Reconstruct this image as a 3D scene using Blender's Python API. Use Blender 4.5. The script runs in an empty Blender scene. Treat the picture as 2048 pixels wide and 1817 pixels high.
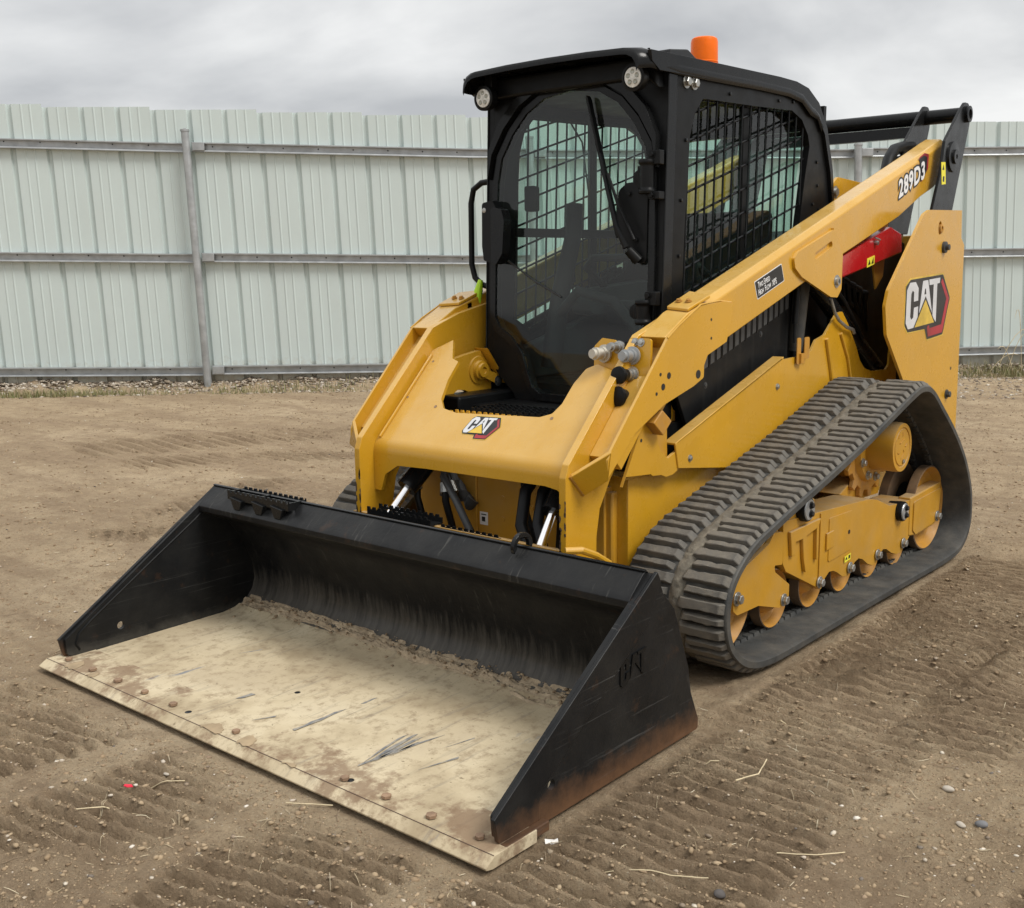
import bpy, bmesh, math, random
import numpy as np
from mathutils import Vector, Matrix
R = math.radians
rng = np.random.default_rng(7)
random.seed(7)
sc = bpy.context.scene
col = sc.collection

# ------------------------------------------------------------------ camera
# metres; +x = forward out of the machine, +y = its left side, z = 0 on the dirt
cam_d = bpy.data.cameras.new('camera'); cam = bpy.data.objects.new('camera', cam_d); col.objects.link(cam)
cam.location = (4.7234, 2.6342, 1.3818)
yaw, pitch, roll = R(220.496), R(9.756), R(-0.733)
fwd = Vector((math.cos(yaw) * math.cos(pitch), math.sin(yaw) * math.cos(pitch), -math.sin(pitch)))
rt = Vector((math.sin(yaw), -math.cos(yaw), 0)); up = rt.cross(fwd)
rt2 = math.cos(roll) * rt + math.sin(roll) * up; up2 = -math.sin(roll) * rt + math.cos(roll) * up
cam.rotation_euler = Matrix((rt2, up2, -fwd)).transposed().to_euler()
cam_d.sensor_width = 36; cam_d.lens = 36 * 2218.0 / 2048; cam_d.clip_start = 0.05; cam_d.clip_end = 3000
sc.camera = cam

# ------------------------------------------------------------------ world: overcast sky
SUN_EL, SUN_AZ = R(52), R(96)          # azimuth from +x towards +y
w = bpy.data.worlds.new('World'); sc.world = w; w.use_nodes = True
nt = w.node_tree; nt.nodes.clear()
def N(t, tree=None, **kw):
    n = (tree or nt).nodes.new(t)
    for k, v in kw.items(): setattr(n, k, v)
    return n
out = N('ShaderNodeOutputWorld'); bg = N('ShaderNodeBackground'); bg2 = N('ShaderNodeBackground'); mixs = N('ShaderNodeMixShader')
sky = N('ShaderNodeTexSky', sky_type='NISHITA'); sky.sun_disc = False; sky.sun_elevation = SUN_EL; sky.sun_rotation = R(90) - SUN_AZ
bg.inputs[1].default_value = 0.06
nt.links.new(sky.outputs[0], bg.inputs[0])
tc = N('ShaderNodeTexCoord'); sep = N('ShaderNodeSeparateXYZ'); nt.links.new(tc.outputs['Generated'], sep.inputs[0])
zc = N('ShaderNodeMath', operation='MAXIMUM'); nt.links.new(sep.outputs[2], zc.inputs[0]); zc.inputs[1].default_value = 0.0
za = N('ShaderNodeMath', operation='ADD'); nt.links.new(zc.outputs[0], za.inputs[0]); za.inputs[1].default_value = 0.22
dx = N('ShaderNodeMath', operation='DIVIDE'); nt.links.new(sep.outputs[0], dx.inputs[0]); nt.links.new(za.outputs[0], dx.inputs[1])
dy = N('ShaderNodeMath', operation='DIVIDE'); nt.links.new(sep.outputs[1], dy.inputs[0]); nt.links.new(za.outputs[0], dy.inputs[1])
cmb = N('ShaderNodeCombineXYZ'); nt.links.new(dx.outputs[0], cmb.inputs[0]); nt.links.new(dy.outputs[0], cmb.inputs[1])
no = N('ShaderNodeTexNoise'); no.inputs['Scale'].default_value = .95; no.inputs['Detail'].default_value = 6; no.inputs['Roughness'].default_value = .5; no.inputs['Distortion'].default_value = .35
mp = N('ShaderNodeMapping'); mp.inputs['Location'].default_value = (3.1, 0.4, 0); nt.links.new(cmb.outputs[0], mp.inputs[0]); nt.links.new(mp.outputs[0], no.inputs['Vector'])
cr = N('ShaderNodeValToRGB'); nt.links.new(no.outputs[0], cr.inputs[0])
cr.color_ramp.elements[0].position = .38; cr.color_ramp.elements[0].color = (.50, .51, .525, 1)
cr.color_ramp.elements[1].position = .63; cr.color_ramp.elements[1].color = (.93, .93, .92, 1)
# brighter towards the zenith, as under a real overcast, and at the horizon
el = N('ShaderNodeMapRange'); nt.links.new(sep.outputs[2], el.inputs[0]); el.inputs[1].default_value = .25; el.inputs[2].default_value = 1.0; el.inputs[3].default_value = 1.0; el.inputs[4].default_value = 1.6
mul = N('ShaderNodeVectorMath', operation='SCALE'); nt.links.new(cr.outputs[0], mul.inputs[0]); nt.links.new(el.outputs[0], mul.inputs['Scale'])
nt.links.new(mul.outputs[0], bg2.inputs[0]); bg2.inputs[1].default_value = 1.0
mixs.inputs[0].default_value = .88
nt.links.new(bg.outputs[0], mixs.inputs[1]); nt.links.new(bg2.outputs[0], mixs.inputs[2]); nt.links.new(mixs.outputs[0], out.inputs[0])

sun_d = bpy.data.lights.new('sun', 'SUN'); sun = bpy.data.objects.new('sun', sun_d); col.objects.link(sun)
sun_d.energy = 2.3; sun_d.angle = R(22); sun_d.color = (1, .965, .91)
sd = Vector((math.cos(SUN_EL) * math.cos(SUN_AZ), math.cos(SUN_EL) * math.sin(SUN_AZ), math.sin(SUN_EL)))
sun.rotation_euler = sd.to_track_quat('Z', 'Y').to_euler()
sc.view_settings.view_transform = 'Standard'; sc.view_settings.look = 'None'
sc.view_settings.exposure = 0.12; sc.view_settings.gamma = 1.0; sc.view_settings.use_curve_mapping = False

# ------------------------------------------------------------------ materials
def mat(name, base, rough=.5, metal=0.0, var=.0, vscale=6, dust=None, dust_amt=.0, dscale=3, bump=.0, bscale=60, rust=None, rust_amt=0, coat=0, spec=.5, stretch=(1, 1, 1), streak=0, chips=0, settle=0, upface_col=None):
    m = bpy.data.materials.new(name); m.use_nodes = True; t = m.node_tree; p = t.nodes['Principled BSDF']
    p.inputs['Roughness'].default_value = rough; p.inputs['Metallic'].default_value = metal
    p.inputs['Coat Weight'].default_value = coat; p.inputs['Coat Roughness'].default_value = .12
    p.inputs['Specular IOR Level'].default_value = spec
    co = N('ShaderNodeTexCoord', t); mpn = N('ShaderNodeMapping', t); mpn.inputs['Scale'].default_value = stretch
    t.links.new(co.outputs['Object'], mpn.inputs[0]); V = mpn.outputs[0]
    def noise(s, d=5, r=.55, vec=V):
        n = N('ShaderNodeTexNoise', t); n.inputs['Scale'].default_value = s; n.inputs['Detail'].default_value = d; n.inputs['Roughness'].default_value = r
        t.links.new(vec, n.inputs['Vector']); return n.outputs[0]
    def ramp(f, a, b, ca, cb):
        r_ = N('ShaderNodeValToRGB', t); t.links.new(f, r_.inputs[0]); e = r_.color_ramp.elements
        e[0].position = a; e[1].position = b; e[0].color = (*ca, 1); e[1].color = (*cb, 1); return r_.outputs[0]
    def mixc(f, a, b):
        x = N('ShaderNodeMix', t, data_type='RGBA'); t.links.new(f, x.inputs[0])
        for i, s in ((6, a), (7, b)):
            if isinstance(s, tuple): x.inputs[i].default_value = (*s, 1)
            else: t.links.new(s, x.inputs[i])
        return x.outputs[2]
    c = tuple(base); lo = tuple(v * (1 - var) for v in c); hi = tuple(min(1, v * (1 + var)) for v in c)
    cur = ramp(noise(vscale), .3, .7, lo, hi)
    if streak:
        mp2 = N('ShaderNodeMapping', t); mp2.inputs['Scale'].default_value = (40, 40, 1.5); t.links.new(co.outputs['Object'], mp2.inputs[0])
        f = ramp(noise(1.0, 4, .6, mp2.outputs[0]), .52, .78, (0, 0, 0), (streak,) * 3); cur = mixc(f, cur, dust or (.3, .26, .2))
    if dust_amt:
        f = ramp(noise(dscale, 8, .62), .42, .72, (0, 0, 0), (dust_amt,) * 3); cur = mixc(f, cur, dust)
    if rust_amt:
        f = ramp(noise(dscale * 1.7, 9, .7), .60, .66, (0, 0, 0), (rust_amt,) * 3); cur = mixc(f, cur, rust)
    if chips:
        f = ramp(noise(38, 6, .7), .735, .75, (0, 0, 0), (chips,) * 3); cur = mixc(f, cur, (.10, .03, .015))
    if settle:
        ge = N('ShaderNodeNewGeometry', t); sz = N('ShaderNodeSeparateXYZ', t); t.links.new(ge.outputs['Normal'], sz.inputs[0])
        ml = N('ShaderNodeMapRange', t); t.links.new(sz.outputs[2], ml.inputs[0]); ml.inputs[1].default_value = .35; ml.inputs[2].default_value = .95; ml.inputs[3].default_value = 0; ml.inputs[4].default_value = settle
        mm_ = N('ShaderNodeMath', t, operation='MULTIPLY'); t.links.new(ml.outputs[0], mm_.inputs[0]); t.links.new(ramp(noise(9, 7, .65), .3, .6, (.45,) * 3, (1, 1, 1)), mm_.inputs[1]); cur = mixc(mm_.outputs[0], cur, upface_col)
    t.links.new(cur, p.inputs['Base Color'])
    rr = N('ShaderNodeMapRange', t); t.links.new(noise(dscale * 2 + 4, 6), rr.inputs[0]); rr.inputs[1].default_value = .3; rr.inputs[2].default_value = .7
    rr.inputs[3].default_value = max(.02, rough - .08); rr.inputs[4].default_value = min(1, rough + .10); t.links.new(rr.outputs[0], p.inputs['Roughness'])
    if bump:
        b = N('ShaderNodeBump', t); b.inputs['Strength'].default_value = bump; b.inputs['Distance'].default_value = .004
        t.links.new(noise(bscale, 6, .6), b.inputs['Height']); t.links.new(b.outputs[0], p.inputs['Normal'])
    m['p'] = 1
    return m
DUST = (.36, .27, .17)
YEL = mat('yellow_paint', (.58, .305, .016), .27, var=.05, vscale=3, spec=.38, settle=.55, upface_col=(.74, .52, .21), dust=(.50, .30, .08), dust_amt=.22, dscale=4, bump=.05, bscale=220, coat=.45, chips=1.0)  # paler upward faces: dust film and top light put into one colour
YELD = mat('yellow_paint_dusty', (.50, .255, .018), .40, settle=.8, upface_col=(.40, .30, .18), var=.10, vscale=5, dust=(.44, .27, .09), dust_amt=.4, dscale=7, bump=.12, bscale=120, chips=.9)
YELR = mat('yellow_wheel_worn', (.47, .225, .022), .55, var=.15, vscale=9, dust=(.33, .20, .10), dust_amt=.6, dscale=12, bump=.15, bscale=90)
BLK = mat('black_gloss_paint', (.0085, .009, .0095), .24, var=.15, dust=(.05, .047, .042), dust_amt=.06, dscale=5, coat=.08, spec=.18)
BLKM = mat('black_satin', (.0065, .007, .0075), .38, var=.2, dust=(.05, .047, .040), dust_amt=.08, dscale=7, spec=.18)
BLKS = mat('black_streaked_panel', (.009, .0095, .010), .45, var=.2, dust=(.06, .058, .052), dust_amt=.08, dscale=6, streak=.35, spec=.18)
BUCK = mat('bucket_black', (.0095, .0100, .0108), .36, var=.25, vscale=5, dust=(.06, .057, .050), dust_amt=.2, dscale=6, bump=.25, bscale=45, rust=(.07, .035, .018), rust_amt=.25, spec=.18)
RUB = mat('rubber_dusty', (.105, .098, .086), .78, var=.25, vscale=14, dust=(.26, .225, .17), dust_amt=.6, dscale=12, bump=.6, bscale=80)
RUBD = mat('rubber_dark', (.028, .029, .028), .62, var=.3, vscale=10, dust=(.13, .115, .09), dust_amt=.55, dscale=7, bump=.3, bscale=50)
STEEL = mat('zinc_bolt', (.42, .42, .40), .38, metal=.85, var=.2, vscale=20)
CHROME = mat('chrome_rod', (.85, .85, .86), .12, metal=1, var=.02)
GALV = mat('galvanised_steel', (.40, .415, .42), .42, metal=.55, var=.18, vscale=9, dust=(.30, .30, .29), dust_amt=.3, dscale=5, stretch=(1, 1, 1))
FEN = mat('fence_sheet', (.545, .62, .605), .42, var=.035, vscale=1.2, dust=(.49, .54, .52), dust_amt=.4, dscale=2.5, spec=.45, stretch=(1, 1, .35))
RED = mat('red_paint', (.42, .008, .014), .25, var=.08, coat=.5)
ORG = mat('orange_lens', (.88, .15, .0), .3, var=.06, vscale=20, spec=.25)
WHT = mat('white_print', (.80, .80, .79), .45, var=.04)
SILV = mat('silver_print', (.66, .67, .69), .35, var=.12, vscale=9, metal=.2)
DRED = mat('red_print', (.34, .02, .03), .4, var=.3, vscale=10)
DBLK = mat('black_print', (.012, .012, .013), .4)
GOLD = mat('gold_print', (.62, .42, .05), .35, var=.35, vscale=9)
LYEL = mat('warning_label_yellow', (.80, .72, .05), .5)
LOUV = mat('dusty_louvre', (.085, .088, .09), .55, var=.2)
LENS = mat('lamp_lens', (.72, .72, .68), .18, var=.25, vscale=70, coat=.6)
RUST = mat('rusty_bolt', (.27, .175, .11), .8, var=.35, vscale=30, dust=(.25, .16, .10), dust_amt=.6, dscale=25, bump=.5, bscale=150)
TREADW = mat('wheel_tread_dirty', (.16, .095, .045), .75, var=.3, vscale=15, dust=(.06, .045, .035), dust_amt=.7, dscale=10)
CHIP = mat('bare_rusty_chip', (.07, .04, .028), .7, var=.3, vscale=40)
SEAT = mat('seat_vinyl', (.010, .011, .012), .6, spec=.25)
TRIM = mat('cab_trim', (.030, .036, .036), .5, spec=.25)
GREYP = mat('grey_plastic', (.045, .047, .048), .5)
PACK = mat('packed_dirt', (.17, .15, .115), .95, var=.35, vscale=25, dust=(.07, .06, .05), dust_amt=.6, dscale=30, bump=.8, bscale=90)
SOIL = mat('loose_soil', (.44, .345, .23), .95, var=.3, vscale=30, dust=(.26, .19, .12), dust_amt=.6, dscale=20, bump=.9, bscale=120)
STRAW = mat('straw', (.60, .50, .32), .8, var=.25, vscale=20)
STONE = mat('pale_stone', (.46, .41, .34), .85, var=.25, vscale=3, bump=.4, bscale=60)
STOND = mat('dark_stone', (.10, .09, .085), .8, var=.2, bump=.4, bscale=60)
GREENP = mat('hivis_plastic', (.45, .75, .02), .5)
GRASS = mat('grass_blade', (.14, .145, .05), .7, var=.3, vscale=3)
LITTER = mat('white_litter', (.78, .76, .72), .7, var=.1)

# floor plate of the bucket: caked pale clay, bare steel scrapes
def floor_mat():
    m = bpy.data.materials.new('caked_bucket_floor'); m.use_nodes = True; t = m.node_tree; p = t.nodes['Principled BSDF']
    co = N('ShaderNodeTexCoord', t)
    def noise(s, d, r, sc=(1, 1, 1)):
        mm = N('ShaderNodeMapping', t); mm.inputs['Scale'].default_value = sc; t.links.new(co.outputs['Object'], mm.inputs[0])
        n = N('ShaderNodeTexNoise', t); n.inputs['Scale'].default_value = s; n.inputs['Detail'].default_value = d; n.inputs['Roughness'].default_value = r
        t.links.new(mm.outputs[0], n.inputs['Vector']); return n.outputs[0]
    def ramp(f, stops):
        r_ = N('ShaderNodeValToRGB', t); t.links.new(f, r_.inputs[0]); e = r_.color_ramp.elements
        e[0].position = stops[0][0]; e[0].color = (*stops[0][1], 1); e[1].position = stops[-1][0]; e[1].color = (*stops[-1][1], 1)
        for q, c_ in stops[1:-1]:
            x = e.new(q); x.color = (*c_, 1)
        return r_.outputs[0]
    def mixc(f, a, b):
        x = N('ShaderNodeMix', t, data_type='RGBA'); t.links.new(f, x.inputs[0])
        for i, s in ((6, a), (7, b)):
            if isinstance(s, tuple): x.inputs[i].default_value = (*s, 1)
            else: t.links.new(s, x.inputs[i])
        return x.outputs[2]
    c = ramp(noise(3.2, 8, .6), [(.32, (.36, .285, .18)), (.5, (.54, .45, .30)), (.68, (.66, .57, .40))])
    c = mixc(ramp(noise(26, 8, .7), [(.50, (0, 0, 0)), (.66, (.7, .7, .7))]), c, (.27, .20, .125))
    c = mixc(ramp(noise(1.6, 5, .6, (1, 1, 1)), [(.50, (0, 0, 0)), (.66, (.75, .75, .75))]), c, (.33, .25, .155))
    c = mixc(ramp(noise(2.2, 9, .72, (1.0, 14.0, 1)), [(.56, (0, 0, 0)), (.66, (.5, .5, .5))]), c, (.22, .19, .15))
    sc_ = ramp(noise(1.25, 6, .62, (1.1, 5.0, 1)), [(.655, (0, 0, 0)), (.70, (1, 1, 1))]); c = mixc(sc_, c, (.22, .225, .23))
    c = mixc(ramp(noise(60, 4, .6), [(.66, (0, 0, 0)), (.72, (.8, .8, .8))]), c, (.14, .10, .06))
    t.links.new(c, p.inputs['Base Color']); p.inputs['Roughness'].default_value = .8; p.inputs['Specular IOR Level'].default_value = .25
    b = N('ShaderNodeBump', t); b.inputs['Strength'].default_value = .5; b.inputs['Distance'].default_value = .004; t.links.new(noise(34, 8, .65), b.inputs['Height']); t.links.new(b.outputs[0], p.inputs['Normal'])
    return m
FLOOR = floor_mat()

EDGE = FLOOR.copy(); EDGE.name = 'worn_edge_steel'; _t = EDGE.node_tree; _p = _t.nodes['Principled BSDF']; _src = _p.inputs['Base Color'].links[0].from_socket
_co = N('ShaderNodeTexCoord', _t); _n = N('ShaderNodeTexNoise', _t); _n.inputs['Scale'].default_value = 5; _n.inputs['Detail'].default_value = 7; _n.inputs['Roughness'].default_value = .7; _t.links.new(_co.outputs['Object'], _n.inputs['Vector'])
_r = N('ShaderNodeMapRange', _t); _t.links.new(_n.outputs[0], _r.inputs[0]); _r.inputs[1].default_value = .50; _r.inputs[2].default_value = .58; _r.inputs[4].default_value = .75
_x = N('ShaderNodeMix', _t, data_type='RGBA'); _t.links.new(_r.outputs[0], _x.inputs[0]); _t.links.new(_src, _x.inputs[6]); _x.inputs[7].default_value = (.20, .125, .075, 1); _t.links.new(_x.outputs[2], _p.inputs['Base Color'])
def scraped(name, low, high, z0, z1, base):
    """black steel whose lower band is worn to soil / rust: wear that belongs to the part"""
    m = base.copy(); m.name = name; t = m.node_tree; p = t.nodes['Principled BSDF']
    src = p.inputs['Base Color'].links[0].from_socket
    co = N('ShaderNodeTexCoord', t); s = N('ShaderNodeSeparateXYZ', t); t.links.new(co.outputs['Object'], s.inputs[0])
    mp_ = N('ShaderNodeMapping', t); mp_.inputs['Scale'].default_value = (3, 26, 3) if 'curl' in name else (9, 9, 9)
    t.links.new(co.outputs['Object'], mp_.inputs[0])
    n = N('ShaderNodeTexNoise', t); n.inputs['Scale'].default_value = 1.6; n.inputs['Detail'].default_value = 8; n.inputs['Roughness'].default_value = .68; t.links.new(mp_.outputs[0], n.inputs['Vector'])
    a = N('ShaderNodeMath', t, operation='MULTIPLY_ADD'); t.links.new(n.outputs[0], a.inputs[0]); a.inputs[1].default_value = -(z1 - z0) * 1.5; t.links.new(s.outputs[2], a.inputs[2])
    r_ = N('ShaderNodeMapRange', t); t.links.new(a.outputs[0], r_.inputs[0]); r_.inputs[1].default_value = z0 - (z1 - z0) * .75; r_.inputs[2].default_value = z1 - (z1 - z0) * .75; r_.inputs[3].default_value = 1; r_.inputs[4].default_value = 0
    x = N('ShaderNodeMix', t, data_type='RGBA'); t.links.new(r_.outputs[0], x.inputs[0]); t.links.new(src, x.inputs[6]); x.inputs[7].default_value = (*low, 1)
    # long fine scratches
    mp3 = N('ShaderNodeMapping', t); mp3.inputs['Scale'].default_value = (2.0, 60, 9) if 'curl' in name else (2.2, 2.2, 120); mp3.inputs['Rotation'].default_value = (0, 0, 0) if 'curl' in name else (0, R(-28), 0)
    t.links.new(co.outputs['Object'], mp3.inputs[0])
    n3 = N('ShaderNodeTexNoise', t); n3.inputs['Scale'].default_value = 1.0; n3.inputs['Detail'].default_value = 5; n3.inputs['Roughness'].default_value = .7; t.links.new(mp3.outputs[0], n3.inputs['Vector'])
    r3 = N('ShaderNodeMapRange', t); t.links.new(n3.outputs[0], r3.inputs[0]); r3.inputs[1].default_value = .60; r3.inputs[2].default_value = .72; r3.inputs[3].default_value = 0; r3.inputs[4].default_value = high[3]
    y = N('ShaderNodeMix', t, data_type='RGBA'); t.links.new(r3.outputs[0], y.inputs[0]); t.links.new(x.outputs[2], y.inputs[6]); y.inputs[7].default_value = (*high[:3], 1)
    t.links.new(y.outputs[2], p.inputs['Base Color'])
    return m
BSIDE = scraped('bucket_side_worn', (.13, .068, .036), (.14, .14, .135, .45), .0, .09, BUCK)
BINN = scraped('bucket_side_inner', (.075, .07, .06), (.11, .11, .105, .4), .0, .07, BUCK)
BCURL = scraped('bucket_curl_worn', (.12, .11, .095), (.10, .097, .088, .5), .03, .20, BUCK)

def glass_mat(name, tint, fres=1.0):
    m = bpy.data.materials.new(name); m.use_nodes = True; t = m.node_tree; t.nodes.clear()
    o = N('ShaderNodeOutputMaterial', t); tr = N('ShaderNodeBsdfTransparent', t); gl = N('ShaderNodeBsdfGlossy', t); mx = N('ShaderNodeMixShader', t); fr = N('ShaderNodeFresnel', t)
    tr.inputs[0].default_value = (*tint, 1); gl.inputs['Roughness'].default_value = .0; fr.inputs[0].default_value = 1.56
    df = N('ShaderNodeBsdfDiffuse', t); df.inputs[0].default_value = (.30, .29, .26, 1)
    co = N('ShaderNodeTexCoord', t); n = N('ShaderNodeTexNoise', t); n.inputs['Scale'].default_value = 2.2; n.inputs['Detail'].default_value = 1.5; t.links.new(co.outputs['Object'], n.inputs['Vector'])
    mr = N('ShaderNodeMapRange', t); t.links.new(n.outputs[0], mr.inputs[0]); mr.inputs[1].default_value = .35; mr.inputs[2].default_value = .8; mr.inputs[3].default_value = .004; mr.inputs[4].default_value = .022
    m2 = N('ShaderNodeMixShader', t); t.links.new(mr.outputs[0], m2.inputs[0]); t.links.new(tr.outputs[0], m2.inputs[1]); t.links.new(df.outputs[0], m2.inputs[2])
    ge = N('ShaderNodeNewGeometry', t); iv = N('ShaderNodeMath', t, operation='SUBTRACT'); iv.inputs[0].default_value = 1; t.links.new(ge.outputs['Backfacing'], iv.inputs[1]); fm = N('ShaderNodeMath', t, operation='MULTIPLY'); t.links.new(fr.outputs[0], fm.inputs[0]); t.links.new(iv.outputs[0], fm.inputs[1])
    t.links.new(fm.outputs[0], mx.inputs[0]); t.links.new(m2.outputs[0], mx.inputs[1]); t.links.new(gl.outputs[0], mx.inputs[2]); t.links.new(mx.outputs[0], o.inputs[0])
    return m
GLASS = glass_mat('tinted_glass', (.82, .915, .885))
DOORG = glass_mat('door_glass', (.88, .945, .925))

# ------------------------------------------------------------------ mesh helpers
def fillet(poly, r, idx=None, seg=4):
    outp = []; n = len(poly)
    for i, p in enumerate(poly):
        if idx is not None and i not in idx: outp.append(p); continue
        rad = r[i] if isinstance(r, dict) else r
        a = np.array(poly[i - 1], float); b = np.array(p, float); c = np.array(poly[(i + 1) % n], float)
        u = a - b; v = c - b; lu = np.linalg.norm(u); lv = np.linalg.norm(v); u /= lu; v /= lv
        ang = math.acos(max(-1, min(1, float(u @ v)))); d = min(rad / max(.05, math.tan(ang / 2)), lu * .45, lv * .45)
        s, e = b + u * d, b + v * d
        for k in range(seg + 1):
            t = k / seg; outp.append(tuple((1 - t) ** 2 * s + 2 * t * (1 - t) * b + t * t * e))
    return outp
def ear_clip(loops):
    """triangles of a polygon with holes: the holes are bridged to the outline, then ears are cut"""
    pts = [p for l in loops for p in l]; o = 0; idx = []
    for l in loops: idx.append(list(range(o, o + len(l)))); o += len(l)
    X = [float(p[0]) for p in pts]; Y = [float(p[1]) for p in pts]
    area = lambda r: sum(X[r[i]] * Y[r[(i + 1) % len(r)]] - X[r[(i + 1) % len(r)]] * Y[r[i]] for i in range(len(r)))
    cr = lambda a, b, c: (X[b] - X[a]) * (Y[c] - Y[a]) - (Y[b] - Y[a]) * (X[c] - X[a])
    ring = idx[0] if area(idx[0]) > 0 else idx[0][::-1]
    holes = sorted([h if area(h) < 0 else h[::-1] for h in idx[1:]], key=lambda h: -max(X[i] for i in h))
    for h in holes:
        k = max(range(len(h)), key=lambda i: X[h[i]]); m = h[k]
        def crosses(a, b, c, d): return cr(a, b, c) * cr(a, b, d) < 0 and cr(c, d, a) * cr(c, d, b) < 0
        best = None
        for j, v in enumerate(ring):
            dd = (X[v] - X[m]) ** 2 + (Y[v] - Y[m]) ** 2
            if best and dd >= best[0]: continue
            bad = any(crosses(m, v, R_[i], R_[(i + 1) % len(R_)]) for R_ in [ring] + holes for i in range(len(R_)) if m not in (R_[i], R_[(i + 1) % len(R_)]) and v not in (R_[i], R_[(i + 1) % len(R_)]))
            if not bad: best = (dd, j)
        j = best[1]; ring = ring[:j + 1] + h[k:] + h[:k + 1] + ring[j:]
    tris = []; r = list(ring); eps = 1e-12
    while len(r) > 3:
        n = len(r); done = False
        for i in range(n):
            a, b, c = r[i - 1], r[i], r[(i + 1) % n]; q = cr(a, b, c)
            if q <= eps:
                if abs(q) <= eps: r.pop(i); done = True; break
                continue
            if any(v not in (a, b, c) and (X[v], Y[v]) not in ((X[a], Y[a]), (X[b], Y[b]), (X[c], Y[c])) and cr(a, b, v) >= 0 and cr(b, c, v) >= 0 and cr(c, a, v) >= 0 for v in r): continue
            tris.append((a, b, c)); r.pop(i); done = True; break
        if not done: r.pop(0)
    if len(r) == 3: tris.append(tuple(r))
    return tris
class MB:
    def __init__(s): s.v = []; s.f = []
    def add(s, vs, fs):
        o = len(s.v); s.v += [tuple(map(float, p)) for p in vs]; s.f += [tuple(i + o for i in f) for f in fs]; return s
    def box(s, a, b):
        (x0, y0, z0), (x1, y1, z1) = a, b
        return s.add([(x0, y0, z0), (x1, y0, z0), (x1, y1, z0), (x0, y1, z0), (x0, y0, z1), (x1, y0, z1), (x1, y1, z1), (x0, y1, z1)],
                     [(0, 3, 2, 1), (4, 5, 6, 7), (0, 1, 5, 4), (1, 2, 6, 5), (2, 3, 7, 6), (3, 0, 4, 7)])
    def prism(s, poly, f0, f1, holes=()):
        """poly in 2D; f0 and f1 map (a, b) to the two 3D faces"""
        loops = [list(poly)] + [list(h) for h in holes]
        flat = [p for l in loops for p in l]; n = len(flat)
        tris = ear_clip(loops)
        vs = [f0(*p) for p in flat] + [f1(*p) for p in flat]
        fs = [tuple(t) for t in tris] + [tuple(i + n for i in reversed(t)) for t in tris]
        o = 0
        for l in loops:
            k = len(l)
            for i in range(k): a, b = o + i, o + (i + 1) % k; fs.append((a, b, b + n, a + n))
            o += k
        return s.add(vs, fs)
    def side(s, poly, y0, y1, holes=()):
        return s.prism(poly, lambda a, b: (a, y0, b), lambda a, b: (a, y1, b), holes)
    def front(s, poly, x0, x1, holes=()):
        return s.prism(poly, lambda a, b: (x0, a, b), lambda a, b: (x1, a, b), holes)
    def top(s, poly, z0, z1, holes=()):
        return s.prism(poly, lambda a, b: (a, b, z0), lambda a, b: (a, b, z1), holes)
    def frame(s, O, U, V, W, poly, d0, d1, holes=()):
        O, U, V, W = map(Vector, (O, U, V, W))
        return s.prism(poly, lambda a, b: tuple(O + U * a + V * b + W * d0), lambda a, b: tuple(O + U * a + V * b + W * d1), holes)
    def tube(s, path, r, n=12, cap=True):
        P = [Vector(p) for p in path]; rs = r if hasattr(r, '__len__') else [r] * len(P)
        prev = None; rings = []
        for i, p in enumerate(P):
            t = (P[min(i + 1, len(P) - 1)] - P[max(i - 1, 0)]).normalized()
            if prev is None: a = Vector((0, 0, 1)) if abs(t.z) < .9 else Vector((1, 0, 0)); u = t.cross(a).normalized()
            else: u = (prev - t * prev.dot(t)).normalized()
            prev = u; v = t.cross(u)
            rings.append([p + (u * math.cos(2 * math.pi * k / n) + v * math.sin(2 * math.pi * k / n)) * rs[i] for k in range(n)])
        vs = [tuple(q) for rg in rings for q in rg]; fs = []
        for i in range(len(P) - 1):
            for k in range(n): fs.append((i * n + k, i * n + (k + 1) % n, (i + 1) * n + (k + 1) % n, (i + 1) * n + k))
        if cap: fs += [tuple(reversed(range(n))), tuple((len(P) - 1) * n + k for k in range(n))]
        return s.add(vs, fs)
    def lathe(s, C, axis, prof, n=28):
        """prof: (distance along the axis, radius)"""
        C = Vector(C); t = Vector(axis).normalized(); a = Vector((0, 0, 1)) if abs(t.z) < .9 else Vector((1, 0, 0)); u = t.cross(a).normalized(); v = t.cross(u)
        vs = []; fs = []
        for d, r in prof:
            for k in range(n): vs.append(tuple(C + t * d + (u * math.cos(2 * math.pi * k / n) + v * math.sin(2 * math.pi * k / n)) * max(r, 1e-4)))
        for i in range(len(prof) - 1):
            for k in range(n): fs.append((i * n + k, i * n + (k + 1) % n, (i + 1) * n + (k + 1) % n, (i + 1) * n + k))
        fs += [tuple(reversed(range(n))), tuple((len(prof) - 1) * n + k for k in range(n))]
        return s.add(vs, fs)
    def bolt(s, C, axis, r=.013, h=.012, washer=True):
        if washer: s.lathe(C, axis, [(0, r * 1.45), (h * .25, r * 1.45)], 16)
        return s.lathe(C, axis, [(h * .25, r), (h * .9, r), (h, r * .85)], 6)
    def mesh(s, name, ang=35):
        me = bpy.data.meshes.new(name); me.from_pydata(s.v, [], s.f)
        bm = bmesh.new(); bm.from_mesh(me); bmesh.ops.recalc_face_normals(bm, faces=bm.faces); bm.to_mesh(me); bm.free()
        me.polygons.foreach_set('use_smooth', [True] * len(me.polygons)); me.set_sharp_from_angle(angle=R(ang)); me.update(); return me
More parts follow.
